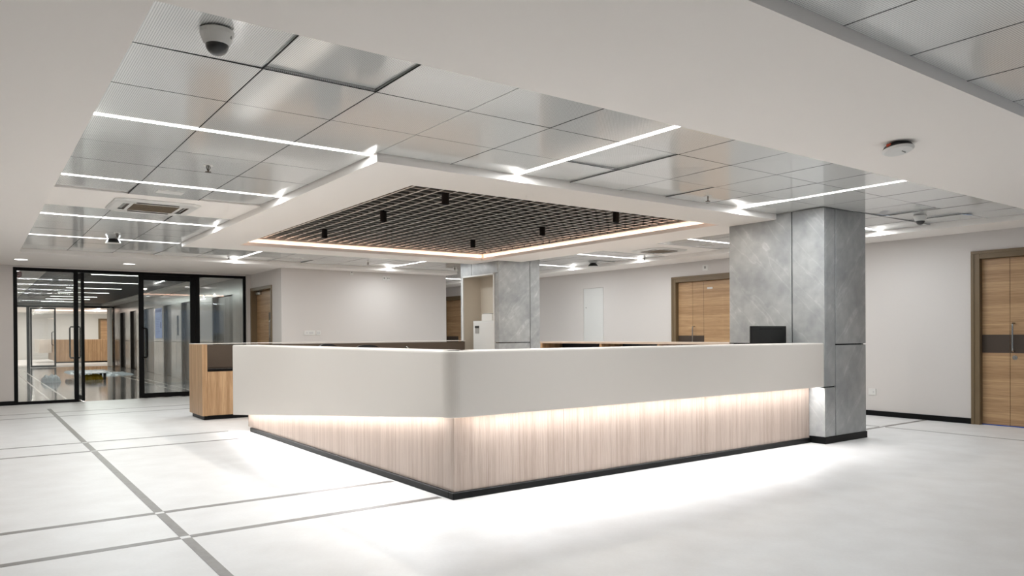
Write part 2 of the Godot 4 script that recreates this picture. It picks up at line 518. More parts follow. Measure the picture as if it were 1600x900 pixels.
func build_ceiling() -> void:
	var c := thing("ceiling", "plaster ceiling with recessed fields of perforated grey metal panels", "ceiling", V(3, HC, -5), "", "structure")
	box("roof_slab", V(-4.45, 2.98, -18.35), V(10.25, 3.1, 4.45), M.slab, c)
	var st := new_st()
	var top := 2.55
	bx(st, V(-4.2, HS, -12.75), V(0.545, top, 4.2))                # along the left
	bx(st, V(0.545, HS, -2.945), V(10.007, top, -1.681))           # beam in front of the panels
	bx(st, V(9.33, HS, -1.681), V(10.007, top, 4.2))
	bx(st, V(9.33, HS, -18.2), V(10.007, top, -2.945))             # along the right wall
	bx(st, V(-4.2, HS, -15.08), V(4.5, top, -12.75))               # before the glazing
	bx(st, V(4.5, HS, -13.2), V(7.96, top, -12.75))                # before the back wall
	obj("plaster_border", st, M.plaster, c)
	box("plaster_strip", V(0.545, HC, -8.40), V(2.315, top, -7.40), M.plaster, c)
	box("plaster_strip", V(7.54, HC, -8.40), V(9.33, top, -7.30), M.plaster, c)
	var vd := new_st()
	bx(vd, V(0.5, HC + 0.06, -12.8), V(9.4, HC + 0.09, -10.75))
	bx(vd, V(0.5, HC + 0.06, -10.75), V(2.4, HC + 0.09, -2.9))
	bx(vd, V(2.4, HC + 0.06, -4.9), V(9.4, HC + 0.09, -2.9))
	bx(vd, V(7.5, HC + 0.06, -10.75), V(9.4, HC + 0.09, -4.9))
	bx(vd, V(7.96, HC + 0.06, -18.2), V(9.4, HC + 0.09, -12.8))
	bx(vd, V(0.5, HC + 0.06, -1.75), V(9.4, HC + 0.09, 4.2))
	obj("ceiling_void", vd, M.void_black, c)
	# left field, before and behind the plaster strip
	var xl := [[0.547, 1.138], [1.138, 1.734], [1.734, 2.313]]
	var zl := [[-2.947, -3.578], [-3.578, -4.196], [-4.196, -4.822], [-4.862, -5.505], [-5.505, -6.10], [-6.10, -6.755], [-6.80, -7.398]]
	panel_zone(c, xl, zl, {"0,0": [-0.010, 0.008, 0.006], "1,0": [0.013, -0.0, 0.012], "0,6": [0.02, -0.006, 0.010], "2,6": [0.02, 0.004, 0.008]})
	var zl2 := [[-8.402, -9.005], [-9.05, -9.65], [-9.65, -10.25], [-10.25, -10.925], [-10.97, -11.6], [-11.6, -12.2], [-12.2, -12.748]]
	panel_zone(c, xl, zl2, {"1,0": [-0.012, 0.0, 0.006], "2,6": [0.015, -0.006, 0.012]})
	# front field
	var xf := [[2.313, 2.923], [2.923, 3.522], [3.567, 4.112], [4.112, 4.707], [4.707, 5.30], [5.30, 5.89], [5.89, 6.388], [6.433, 7.0], [7.0, 7.6], [7.6, 8.19], [8.19, 8.78], [8.78, 9.328]]
	panel_zone(c, xf, cells([-2.947, -3.578, -4.196, -4.768]), {"2,1": [0.012, 0.014, 0.009], "2,2": [0.006, 0.012, 0.006], "4,2": [0.010, 0.0, 0.006], "6,2": [0.018, -0.004, 0.008], "10,1": [-0.018, 0.016, 0.010], "10,0": [-0.008, 0.0, 0.0], "11,1": [0.012, 0.022, 0.010], "9,1": [-0.012, 0.018, 0.010], "8,2": [-0.012, 0.0, 0.004]})
	# right field
	var xr := [[7.543, 8.19], [8.19, 8.78], [8.78, 9.328]]
	panel_zone(c, xr, [[-4.83, -5.4], [-5.4, -6.0], [-6.0, -6.678], [-6.722, -7.298]], {"2,3": [0.010, 0.012, 0.008], "2,1": [0.0, 0.014, 0.006]})
	panel_zone(c, xr, [[-8.402, -8.948], [-8.992, -9.6], [-9.6, -10.2], [-10.2, -10.728], [-10.772, -11.4], [-11.4, -12.0], [-12.0, -12.748]], {"2,1": [0.0, 0.012, 0.006]})
	panel_zone(c, [[7.963, 8.6], [8.6, 9.328]], [[-12.752, -13.4], [-13.4, -14.0], [-14.0, -14.528], [-14.572, -15.3], [-15.3, -16.0], [-16.0, -17.0], [-17.0, -18.2]])
	# field behind the dropped bulkhead
	var xb := [[2.317, 2.923], [2.923, 3.528], [3.572, 4.11], [4.11, 4.70], [4.70, 5.30], [5.30, 5.89], [5.89, 6.378], [6.422, 7.0], [7.0, 7.538]]
	panel_zone(c, xb, [[-10.803, -11.5], [-11.5, -12.15], [-12.15, -12.748]], {"3,2": [0.016, -0.004, 0.012], "6,2": [0.012, 0.0, 0.008], "2,2": [0.010, 0.006, 0.006]})
	# near field beyond the beam, overhead
	panel_zone(c, cells([0.547, 1.17, 1.77, 2.365, 2.965, 3.54, 4.14, 4.72, 5.31, 5.90, 6.49, 7.08, 7.67, 8.26, 8.85, 9.328]), cells([-1.679, -1.06, -0.46, 0.14, 0.74, 1.34, 1.94, 2.54, 3.14, 4.19]))
	# peeling blue protective film on panel edges in the right front field
	for f in [[V(8.70, HC - 0.002, -3.62), V(8.84, HC - 0.012, -3.55)], [V(7.98, HC - 0.002, -4.15), V(8.1, HC - 0.012, -4.09)]]:
		var fs := new_st()
		prism(fs, [f[0], V(f[1].x, f[0].y, f[0].z + 0.015), V(f[1].x + 0.05, f[1].y, f[1].z), V(f[0].x + 0.07, f[1].y - 0.004, f[1].z + 0.03)], V(0, -0.002, 0))
		obj("protective_film", fs, M.blue_film, c)

# ------------------------------------------------------------------ dropped bulkhead with its cove and open cell grid
func build_bulkhead() -> void:
	var b := thing("trim_1", "dropped plaster bulkhead framing the dark grid above the counter", "bulkhead", V(4.9, HS, -7.8), "", "structure")
	var st := new_st()
	var y1 := 2.422
	bx(st, V(2.315, HS, -5.37), V(7.058, y1, -4.77))
	bx(st, V(2.315, HS, -10.2), V(2.917, y1, -5.37))
	bx(st, V(2.315, HS, -10.8), V(7.058, y1, -10.2))
	bx(st, V(6.85, HS, -10.2), V(7.058, y1, -5.37))
	bx(st, V(7.058, HS, -10.018), V(7.54, y1, -5.392))
	obj("soffit", st, M.plaster, b)
	var up := new_st()
	bx(up, V(2.315, y1, -5.31), V(7.058, 2.60, -4.77))
	bx(up, V(2.315, y1, -10.26), V(2.857, 2.60, -5.31))
	bx(up, V(2.315, y1, -10.8), V(7.058, 2.60, -10.26))
	bx(up, V(6.91, y1, -10.26), V(7.058, 2.60, -5.31))
	bx(up, V(7.058, y1, -10.018), V(7.54, 2.60, -5.392))
	obj("cove_wall", up, M.plaster, b)
	var lg := new_st()
	bx(lg, V(2.857, 2.478, -5.34), V(6.91, 2.49, -5.31))
	bx(lg, V(2.857, 2.478, -10.26), V(6.91, 2.49, -10.23))
	bx(lg, V(2.857, 2.478, -10.23), V(2.887, 2.49, -5.34))
	bx(lg, V(6.88, 2.478, -10.23), V(6.91, 2.49, -5.34))
	obj("cove_ledge", lg, M.plaster, b)
	var vd := new_st()
	bx(vd, V(2.837, 2.60, -5.31), V(6.93, 2.98, -5.29))
	bx(vd, V(2.837, 2.60, -10.28), V(6.93, 2.98, -10.26))
	bx(vd, V(2.837, 2.60, -10.26), V(2.857, 2.98, -5.31))
	bx(vd, V(6.91, 2.60, -10.26), V(6.93, 2.98, -5.31))
	bx(vd, V(2.837, 2.93, -10.28), V(6.93, 2.975, -5.29))
	obj("coffer_lining", vd, M.void_black, b)
	# warm strips in the cove
	var warm := Color(1.0, 0.80, 0.68)
	var sides := [
		[V(2.90, 0, -10.255), V(6.87, 0, -10.255), V(0, 0, 1), "warm cove light strip along the coffer edge towards the back wall"],
		[V(6.905, 0, -10.21), V(6.905, 0, -5.36), V(-1, 0, 0), "warm cove light strip along the coffer edge between the two stone columns"],
		[V(2.90, 0, -5.315), V(6.87, 0, -5.315), V(0, 0, -1), "warm cove light strip hidden in the coffer edge above the counter front"],
		[V(2.862, 0, -10.21), V(2.862, 0, -5.36), V(1, 0, 0), "warm cove light strip hidden in the coffer edge towards the linear lights"]]
	for s in sides:
		var a: Vector3 = s[0]
		var e: Vector3 = s[1]
		var n: Vector3 = s[2]
		var mid := (a + e) / 2.0 + V(0, 2.45, 0)
		var l := thing("cove_light", s[3], "light strip", mid, "cove light strips")
		box("diffuser", V(minf(a.x, e.x), 2.434, minf(a.z, e.z)) - V(absf(n.x), 0, absf(n.z)) * 0.004, V(maxf(a.x, e.x), 2.466, maxf(a.z, e.z)) + V(absf(n.x), 0, absf(n.z)) * 0.006, M.lamp_warm, l)
		area("strip_lamp", mid + n * 0.016, (n + V(0, 0.55, 0)), e - a, Vector2((e - a).length(), 0.024), COVE, warm, l)
	# open cell grid
	var g := thing("open_cell_ceiling", "dark grey open cell metal grid filling the coffer above the counter", "ceiling grid", V(4.88, 2.525, -7.8))
	var x := 2.94
	while x < 6.88:
		var w := box("grid_blade", V(x - 0.003, 2.503, -10.24), V(x + 0.003, 2.545, -5.33), M.grid_web, g)
		box("flange", V(x - 0.0065, 2.50, -10.24), V(x + 0.0065, 2.5035, -5.33), M.grid_flange, w)
		x += 0.1535
	var z := -5.40
	while z > -10.22:
		var w := box("cross_blade", V(2.87, 2.5035, z - 0.003), V(6.90, 2.545, z + 0.003), M.grid_web, g)
		box("flange", V(2.87, 2.5005, z - 0.0055), V(6.90, 2.504, z + 0.0055), M.cross_flange, w)
		z -= 0.1535
	# six black cylinder spotlights
	var sp := thing("spotlight", "", "spotlight", V(3.66, 2.56, -6.07), "black spotlights hanging under the dark grid")
	var s1 := new_st()
	lathe(s1, Vector3.ZERO, [[0.0, -0.152], [0.024, -0.152], [0.028, -0.164], [0.036, -0.165], [0.036, -0.056], [0.030, -0.05], [0.0, -0.05]], 24)
	obj("lamp_body", s1, M.black_metal, sp, true)
	var s2 := new_st()
	lathe(s2, Vector3.ZERO, [[0.0, -0.05], [0.009, -0.05], [0.009, 0.02], [0.022, 0.02], [0.022, 0.03], [0.0, 0.03]], 14)
	obj("stem", s2, M.black_metal, sp, true)
	var s3 := new_st()
	lathe(s3, Vector3.ZERO, [[0.0, -0.1515], [0.023, -0.1525]], 20)
	obj("lens", s3, M.lamp_white, sp, true)
	area("spot_lamp", V(3.66, 2.56 - 0.17, -6.07), Vector3.DOWN, Vector3.RIGHT, Vector2(0.05, 0.05), SPOT, Color(1.0, 0.97, 0.93), sp)
	sp.set_meta("label", "black cylinder spotlight nearest the counter corner, on the side of the linear lights")
	dup(sp, "spotlight", V(3.655, 2.56, -7.38), "black cylinder spotlight in the middle of the row towards the glazed lobby")
	dup(sp, "spotlight", V(3.635, 2.56, -9.01), "black cylinder spotlight near the back cove, above the glazed lobby end")
	dup(sp, "spotlight", V(5.83, 2.56, -5.98), "black cylinder spotlight closest to the large stone column by the monitor")
	dup(sp, "spotlight", V(5.81, 2.56, -7.28), "black cylinder spotlight in the middle of the row beside the stone columns")
	dup(sp, "spotlight", V(5.79, 2.56, -8.85), "black cylinder spotlight just in front of the stone column with the niche")

# ------------------------------------------------------------------ recessed linear lights
func linear_light(a: Vector3, b: Vector3, label: String, y := HC) -> void:
	var mid := (a + b) / 2.0
	mid.y = y
	var l := thing("linear_light", label, "ceiling light", mid, "white linear lights recessed between ceiling panels")
	var d := (b - a).normalized()
	var s := V(absf(d.z), 0, absf(d.x)) * 0.019
	var lo := V(minf(a.x, b.x), y - 0.004, minf(a.z, b.z))
	var hi := V(maxf(a.x, b.x), y + 0.012, maxf(a.z, b.z))
	box("diffuser", lo - s, hi + s, M.lamp_white, l)
	box("housing", lo + V(0, 0.016, 0) - s, hi + V(0, 0.03, 0) + s, M.panel_edge, l)
	var n := (b - a).length()
	area("bar_lamp", mid - V(0, 0.01, 0), Vector3.DOWN, d, Vector2(n, 0.038), BAR * n / 1.76, Color(0.96, 0.985, 1.0), l)

func build_lamps() -> void:
	linear_light(V(0.55, 0, -4.842), V(2.31, 0, -4.842), "long white linear light beside the dome camera, ending at the bulkhead corner")
	linear_light(V(0.55, 0, -6.777), V(2.31, 0, -6.777), "white linear light just before the air conditioner")
	linear_light(V(0.55, 0, -9.027), V(2.31, 0, -9.027), "white linear light just behind the large air conditioner cassette")
	linear_light(V(0.55, 0, -10.947), V(2.31, 0, -10.947), "white linear light partly hidden by the black smoke detector, nearest the glazing")
	linear_light(V(3.545, 0, -2.95), V(3.545, 0, -4.765), "white linear light in the front field, ending at the middle of the bulkhead")
	linear_light(V(6.41, 0, -2.95), V(6.41, 0, -4.765), "white linear light in the front field, beside the large stone column")
	linear_light(V(7.545, 0, -4.8), V(9.325, 0, -4.8), "white linear light showing just past the large stone column by the right wall")
	linear_light(V(7.545, 0, -6.70), V(9.325, 0, -6.70), "white linear light cut off by the large stone column, beyond the far air conditioner")
	linear_light(V(7.545, 0, -8.97), V(9.325, 0, -8.97), "white linear light between the far air conditioner and the small black detector")
	linear_light(V(7.545, 0, -10.75), V(9.325, 0, -10.75), "white linear light starting behind the stone column with the niche")
	linear_light(V(3.55, 0, -10.82), V(3.55, 0, -12.745), "short white linear light behind the bulkhead near the black glazing")
	linear_light(V(6.40, 0, -10.82), V(6.40, 0, -12.745), "short white linear light making the pool of light on the back wall")
	linear_light(V(7.97, 0, -14.55), V(9.325, 0, -14.55), "white linear light in the passage beyond the back wall")
	linear_light(V(0.87, 0, 0.44), V(2.63, 0, 0.44), "white linear light of the near ceiling field, overhead beside the viewer")
	linear_light(V(7.37, 0, 0.44), V(9.13, 0, 0.44), "white linear light of the near ceiling field, out of view by the right wall")
	# recessed round downlights before the glazing and in the lobby
	var spots := [[V(0.62, HS, -13.92), "round white downlight above the end of the glazing next to the far wall"], [V(2.135, HS, -13.84), "round white downlight above the open glass door"], [V(-0.9, HS, -13.95), "round white downlight out of view along the far wall"]]
	for s in spots: downlight(s[0], s[1], 0.10, 0.28)

func downlight(at: Vector3, label: String, r: float, energy: float) -> void:
	var l := thing("downlight", label, "ceiling light", at, "round recessed downlights")
	var st := new_st()
	lathe(st, Vector3.ZERO, [[r - 0.012, 0.004], [r - 0.01, -0.004], [r + 0.006, -0.004], [r + 0.008, 0.0]], 28)
	obj("trim_ring", st, M.white_plastic, l, true)
	var sd := new_st()
	lathe(sd, Vector3.ZERO, [[0.0, -0.003], [r - 0.01, -0.003]], 28)
	obj("lens", sd, M.lamp_white, l, true)
	area("down_lamp", at - V(0, 0.008, 0), Vector3.DOWN, Vector3.RIGHT, Vector2(r * 1.6, r * 1.6), energy, Color(1, 0.98, 0.96), l)

# ------------------------------------------------------------------ stone columns
func stone(parent: Node, lo: Vector3, hi: Vector3) -> void:
	box("stone_panel", lo, hi, M.stone, parent, 0.0025)

func build_columns() -> void:
	var c := thing("column", "large grey marble clad column at the right end of the counter, behind the monitor", "column", V(7.46, 0, -4.8))
	box("core", V(7.10, 0.0, -5.36), V(7.83, 2.43, -4.25), M.void_black, c)
	var g := 0.0065
	# face towards the counter
	stone(c, V(7.06, 1.035, -5.39), V(7.085, HC, -4.586 - g))
	stone(c, V(7.06, 0.07, -5.39), V(7.085, 1.035 - g * 2, -4.586 - g))
	stone(c, V(7.06, 0.59, -4.586 + g), V(7.085, HC, -4.213))
	stone(c, V(7.06, 0.07, -4.586 + g), V(7.085, 0.59 - g * 2, -4.213))
	# face towards the camera
	stone(c, V(7.087, 0.59, -4.238), V(7.262 - g, HC, -4.213))
	stone(c, V(7.087, 0.07, -4.238), V(7.262 - g, 0.59 - g * 2, -4.213))
	stone(c, V(7.262 + g, 1.028, -4.238), V(7.865, HC, -4.213))
	stone(c, V(7.262 + g, 0.07, -4.238), V(7.865, 1.028 - g * 2, -4.213))
	stone(c, V(7.84, 0.07, -5.39), V(7.865, HC, -4.24))
	stone(c, V(7.087, 0.07, -5.39), V(7.838, HC, -5.365))
	box("plinth", V(7.05, 0, -5.4), V(7.875, 0.07, -4.203), M.black_trim, c, 0.003)
	var d := thing("column", "grey marble clad column with a recessed niche, behind the counter", "column", V(7.5, 0, -10.6))
	# front face
	stone(d, V(7.06, 1.016, -10.045), V(7.718 - g, HC, -10.02))
	stone(d, V(7.06, 0.07, -10.045), V(7.718 - g, 1.016 - g * 2, -10.02))
	stone(d, V(7.718 + g, 0.07, -10.045), V(7.93, HC, -10.02))
	# niche face
	stone(d, V(7.06, 2.18, -10.846 + g), V(7.085, HC, -10.047))
	stone(d, V(7.06, 2.18, -11.2), V(7.085, HC, -10.846 - g))
	stone(d, V(7.06, 1.016, -10.14), V(7.085, 2.18 - g, -10.047))
	stone(d, V(7.06, 0.07, -10.14), V(7.085, 1.016 - g * 2, -10.047))
	stone(d, V(7.06, 0.07, -11.2), V(7.085, 2.18 - g, -11.135))
	stone(d, V(7.905, 0.07, -11.2), V(7.93, HC, -10.047))
	stone(d, V(7.087, 0.07, -11.2), V(7.903, HC, -11.175))
	var fr := new_st()
	bx(fr, V(7.045, 0.72, -11.135), V(7.07, 2.18, -11.11), 0.002)
	bx(fr, V(7.045, 0.72, -10.165), V(7.07, 2.18, -10.14), 0.002)
	bx(fr, V(7.045, 2.155, -11.135), V(7.07, 2.18, -10.14), 0.002)
	obj("niche_frame", fr, M.white_paint, d)
	var ni := new_st()
	bx(ni, V(7.44, 0.05, -11.14), V(7.46, 2.19, -10.13))
	bx(ni, V(7.071, 0.05, -11.155), V(7.46, 2.19, -11.137))
	bx(ni, V(7.071, 0.05, -10.138), V(7.46, 2.19, -10.12))
	bx(ni, V(7.071, 2.182, -11.15), V(7.46, 2.20, -10.12))
	bx(ni, V(7.071, 0.0, -11.15), V(7.46, 0.06, -10.12))
	obj("niche_lining", ni, mat("niche_laminate", Color(0.80, 0.76, 0.70), 0.5), d)
	box("plinth", V(7.09, 0, -11.19), V(7.92, 0.07, -10.03), M.black_trim, d)
	# white cabinet in the niche with a small box on it
	var k := thing("cabinet", "pale grey metal cabinet with a dark window standing in the column niche", "cabinet", V(7.25, 0.06, -10.5))
	box("body", V(7.10, 0.06, -10.86), V(7.42, 1.385, -10.17), M.white_paint, k, 0.004)
	box("cabinet_door", V(7.088, 0.10, -10.84), V(7.10, 1.36, -10.19), M.white_paint, k, 0.003)
	var wn := box("window", V(7.082, 1.17, -10.775), V(7.09, 1.30, -10.655), M.grey_plastic, k, 0.002)
	box("window_visor", V(7.078, 1.265, -10.775), V(7.084, 1.30, -10.655), M.black_plastic, wn)
	var w := thing("box", "small white carton lying on top of the pale niche cabinet", "box", V(7.25, 1.385, -10.45))
	box("carton", V(7.12, 1.385, -10.62), V(7.36, 1.50, -10.30), M.white_plastic, w, 0.004)
	box("lid", V(7.13, 1.50, -10.60), V(7.34, 1.515, -10.40), M.grey_plastic, w, 0.003)

# ------------------------------------------------------------------ the reception counter
func lip(z: float) -> float:   # underside of the fascia along the side that slopes down to the far end
	return clampf(lerpf(0.187, 0.588, (z + 9.29) / 4.97), 0.18, 0.588)

func build_counter() -> void:
	var c := thing("reception_counter", "L-shaped reception counter with cream fascia, pale wood skirt and glowing underside", "reception counter", V(4.8, 0, -4.4))
	var r := 0.10
	var path := []   # x, z, normal x, normal z, lip height, at corner
	for k in 9:
		var z := lerpf(-9.285, -4.32, k / 8.0)
		path.append([2.56, z, -1.0, 0.0, lip(z), false])
	for k in range(1, 12):
		var a := PI - PI / 2.0 * k / 12.0
		path.append([2.66 + r * cos(a), -4.32 + r * sin(a), cos(a), sin(a), lerpf(0.5875, 0.588, k / 12.0), true])
	for k in 5:
		path.append([lerpf(2.66, 7.055, k / 4.0), -4.22, 0.0, 1.0, 0.588, false])
	var rings := []
	for p in path:
		var yb: float = p[4]
		var sec := [[0.004, yb], [0.0, yb + 0.004], [0.0, 1.024], [0.003, 1.034], [0.014, 1.04], [0.285, 1.04], [0.295, 1.03], [0.295, 0.60 if yb > 0.5 else maxf(yb + 0.2, 0.5)], [0.185, 0.60 if yb > 0.5 else maxf(yb + 0.2, 0.5)], [0.185, yb + 0.05], [0.038, yb + 0.05], [0.036, yb]]
		var ring := []
		for q in sec:
			var d: float = q[0]
			var at := V(p[0] - p[2] * d, q[1], p[1] - p[3] * d)
			if p[5] and d > r: at = V(2.56 + d, q[1], -4.22 - d)
			ring.append(at)
		rings.append(ring)
	var st := new_st()
	for i in rings.size() - 1:
		for k in rings[i].size():
			var l: int = (k + 1) % rings[i].size()
			var a: Vector3 = rings[i][k]
			var b: Vector3 = rings[i][l]
			var e: Vector3 = rings[i + 1][l]
			var f: Vector3 = rings[i + 1][k]
			# outward: perpendicular to the edge and the path, on the side away from the section middle
			var along := Vector3(path[i + 1][0] - path[i][0], 0, path[i + 1][1] - path[i][1])
			var n := (b - a).cross(along)
			if n.length() < 1e-9: n = (e - f).cross(along)
			if k < 6: n = n if n.dot(V(path[i][2], 0.3, path[i][3])) > 0 else -n
			elif k == 6 or k == 8: n = n if n.dot(V(path[i][2], 0, path[i][3])) < 0 else -n
			elif k == 10: n = n if n.dot(V(path[i][2], 0, path[i][3])) < 0 else -n
			else: n = n if n.y < 0 else -n
			quad(st, a, b, e, f, n)
	for e in [0, rings.size() - 1]:
		var n := V(0, 0, -1) if e == 0 else V(1, 0, 0)
		for s in [[0, 1, 2, 11], [2, 3, 4, 11], [4, 10, 11, 11], [4, 5, 10, 10], [5, 6, 9, 10], [6, 7, 8, 9]]:
			quad(st, rings[e][s[0]], rings[e][s[1]], rings[e][s[2]], rings[e][s[3]], n)
	obj("fascia", st, M.fascia, c)
	# wooden skirt in panels with fine joints
	var xs := [2.70, 3.70, 5.38, 7.052]
	for k in 3:
		box("wood_panel", V(xs[k] + (0.0 if k == 0 else 0.001), 0.05, -4.403), V(xs[k + 1] - 0.001, 0.645, -4.385), M.ash_wood, c, 0.001)
	var zs := [-4.386, -6.0, -7.6, -9.13]
	for k in 3:
		var za: float = zs[k] - 0.001
		var zb: float = zs[k + 1] + 0.001
		var ps := new_st()
		prism(ps, [V(2.70, 0.05, za), V(2.70, lip(za) + 0.056, za), V(2.70, lip(zb) + 0.056, zb), V(2.70, 0.05, zb)], V(0.018, 0, 0))
		obj("wood_panel", ps, M.ash_wood, c)
	var en := new_st()
	prism(en, [V(2.701, 0.05, -9.13), V(2.701, 0.25, -9.13), V(3.05, 0.25, -9.13), V(3.05, 0.05, -9.13)], V(0, 0, -0.018))
	obj("end_panel", en, M.ash_wood, c)
	var pl := new_st()
	bx(pl, V(2.678, 0, -4.43), V(7.049, 0.05, -4.365), 0.004)
	bx(pl, V(2.678, 0, -9.0), V(2.74, 0.05, -4.43), 0.004)
	obj("plinth", pl, M.black_trim, c)
	# inner worktop and carcass
	var wt := new_st()
	bx(wt, V(2.86, 0.70, -9.2), V(3.42, 0.735, -5.08), 0.003)
	bx(wt, V(2.86, 0.70, -5.08), V(7.05, 0.735, -4.52), 0.003)
	obj("worktop", wt, M.black_top, c)
	for q in [[V(2.90, 0.0, -9.1), V(3.3, 0.70, -8.7)], [V(2.90, 0.0, -6.2), V(3.3, 0.70, -5.4)], [V(5.9, 0.0, -5.0), V(6.9, 0.70, -4.55)]]:
		box("drawer_unit", q[0], q[1], M.dark_brown, c, 0.003)
	# light strips hidden behind the lip
	var white := Color(0.985, 0.99, 1.0)
	var l1 := thing("under_counter_light", "white light strip hidden under the counter front facing the camera", "light strip", V(4.88, 0.62, -4.31), "light strips under the counter fascia")
	box("diffuser", V(2.72, 0.631, -4.325), V(7.04, 0.637, -4.295), M.lamp_white, l1)
	area("strip_lamp", V(4.88, 0.628, -4.31), V(0, -1, 0.9), Vector3.RIGHT, Vector2(4.3, 0.03), STRIP, white, l1)
	var pa := V(2.65, lip(-4.45) + 0.043, -4.45)
	var pb := V(2.65, lip(-9.1) + 0.043, -9.1)
	var l2 := thing("under_counter_light", "white light strip hidden under the sloping counter side towards the glazing", "light strip", (pa + pb) / 2.0, "light strips under the counter fascia")
	var ds := new_st()
	prism(ds, [pa + V(-0.015, 0, 0), pa + V(0.015, 0, 0), pb + V(0.015, 0, 0), pb + V(-0.015, 0, 0)], V(0, 0.006, 0))
	obj("diffuser", ds, M.lamp_white, l2)
	var dir := (pb - pa).normalized()
	area("strip_lamp", (pa + pb) / 2.0 - V(0, 0.004, 0), (dir.cross(V(1, 0, 0)) if dir.cross(V(1, 0, 0)).y < 0 else -dir.cross(V(1, 0, 0))) + V(-0.9, 0, 0), dir, Vector2((pb - pa).length(), 0.03), STRIP * 0.62, white, l2)

func build_back_counter() -> void:
	var b := thing("back_counter", "low wooden back counter with a dark brown upstand and pale top edge", "counter", V(4.8, 0, -10.95))
	box("end_panel", V(2.515, 0.058, -11.33), V(2.583, 1.036, -10.59), M.oak_upright, b, 0.002)
	var x := 2.586
	while x < 7.0:
		var e := minf(x + 0.745, 7.052)
		box("cabinet_door", V(x + 0.0015, 0.06, -10.622), V(e - 0.0015, 0.662, -10.602), M.oak_upright, b, 0.0015)
		x = e
	box("carcass", V(2.585, 0.06, -11.0), V(7.05, 0.66, -10.625), M.dark_brown, b)
	box("worktop", V(2.584, 0.668, -11.04), V(7.055, 0.698, -10.60), M.black_top, b, 0.003)
	box("upstand", V(2.584, 0.70, -11.075), V(7.04, 1.024, -11.042), M.dark_brown, b, 0.002)
	box("back_panel", V(2.584, 0.06, -11.33), V(7.04, 1.02, -11.30), M.oak_upright, b)
	box("top_ledge", V(2.515, 1.037, -11.33), V(7.055, 1.047, -11.035), M.fascia, b, 0.002)
	box("plinth", V(2.545, 0, -11.29), V(7.05, 0.058, -10.632), M.black_trim, b, 0.002)

func build_side_counter() -> void:
	var s := thing("side_counter", "low open shelving unit with a taupe top running to the large stone column", "counter", V(7.28, 0, -7.15))
	var taupe := mat("taupe_top", Color(0.76, 0.69, 0.63), 0.45)
	box("top", V(7.06, 1.01, -8.93), V(7.52, 1.036, -5.395), taupe, s, 0.002)
	box("back_panel", V(7.48, 0.06, -8.9), V(7.50, 1.01, -5.40), M.navy, s)
	for z in [-8.905, -7.578, -6.5, -5.43]:
		box("divider", V(7.072, 0.06, z - 0.022), V(7.48, 1.009, z + 0.022), M.oak_upright, s, 0.001)
	for y in [0.06, 0.40, 0.72]:
		box("shelf", V(7.09, y, -8.88), V(7.479, y + 0.02, -5.452), M.navy, s)
	box("plinth", V(7.10, 0, -8.9), V(7.5, 0.06, -5.41), M.black_trim, s)

# ------------------------------------------------------------------ doors
# double door in the right wall; z0 is the outer frame edge far from the camera
func wood_door(d: Node3D, z0: float, z1: float, x: float, split: float, single: bool, joint := 0.0) -> void:
	var top := 2.135
	var w := 0.095
	var fr := new_st()
	for s in [[z0, z0 + w], [z1 - w, z1]]: 
		bx(fr, V(x - 0.018, 0, s[0]), V(x + 0.14, top, s[1]), 0.003)
	bx(fr, V(x - 0.018, top - w, z0 + w), V(x + 0.14, top, z1 - w), 0.003)
	obj("door_frame", fr, M.door_frame, d)
	var st := new_st()   # raised moulding on the frame face
	for s in [[z0 - 0.002, z0 + 0.035], [z1 - 0.035, z1 + 0.002]]:
		bx(st, V(x - 0.026, 0, s[0]), V(x - 0.016, top - 0.0353, s[1]), 0.003)
	bx(st, V(x - 0.026, top - 0.035, z0 - 0.002), V(x - 0.016, top + 0.002, z1 + 0.002), 0.003)
	obj("frame_moulding", st, M.door_frame, d)
	var xl := x + 0.05
	var a := z0 + w + 0.003
	var b := z1 - w - 0.003
	var leaves := [[a, split - 0.002], [split + 0.002, b]] if not single else [[a, b]]
	var band_end := a + 0.57
	for k in leaves.size():
		var l: Array = leaves[k]
		var leaf := box("leaf", V(xl, 0.012, l[0]), V(xl + 0.045, top - w - 0.003, l[1]), M.oak_across, d, 0.002)
		var e := minf(l[1], band_end)
		if e > l[0]: box("leaf_band", V(xl - 0.0015, 0.887, l[0] + 0.001), V(xl + 0.002, 1.108, e - 0.001), M.door_band, leaf)
		if joint and joint > l[0] and joint < l[1]: box("veneer_joint", V(xl - 0.0008, 0.02, joint - 0.0018), V(xl + 0.002, top - w - 0.02, joint + 0.0018), M.door_band, leaf)
		box("blue_tape", V(xl - 0.001, 0.0, l[0]), V(xl + 0.03, 0.012, l[1]), M.blue_tape, leaf)

func pull_handle(parent: Node, x: float, z: float, y0: float, y1: float, side: float, m: Material, r := 0.011) -> void:
	var st := new_st()
	var o := side * 0.06
	tube(st, [V(x, y1, z), V(x + o * 0.7, y1, z), V(x + o * 0.94, y1 - 0.012, z), V(x + o, y1 - 0.035, z), V(x + o, y0 + 0.035, z), V(x + o * 0.94, y0 + 0.012, z), V(x + o * 0.7, y0, z), V(x, y0, z)], r)
	obj("pull_handle", st, m, parent)

func lock_rose(parent: Node, x: float, y: float, z: float) -> void:
	var st := new_st()
	var bz := Basis(V(0, 0, 1), PI / 2)   # axis towards -x
	lathe(st, V(x, y, z), [[0.028, 0.0], [0.028, 0.006], [0.024, 0.009], [0.010, 0.009], [0.010, 0.018], [0.0, 0.018]], 20, bz)
	obj("lock", st, M.steel, parent)

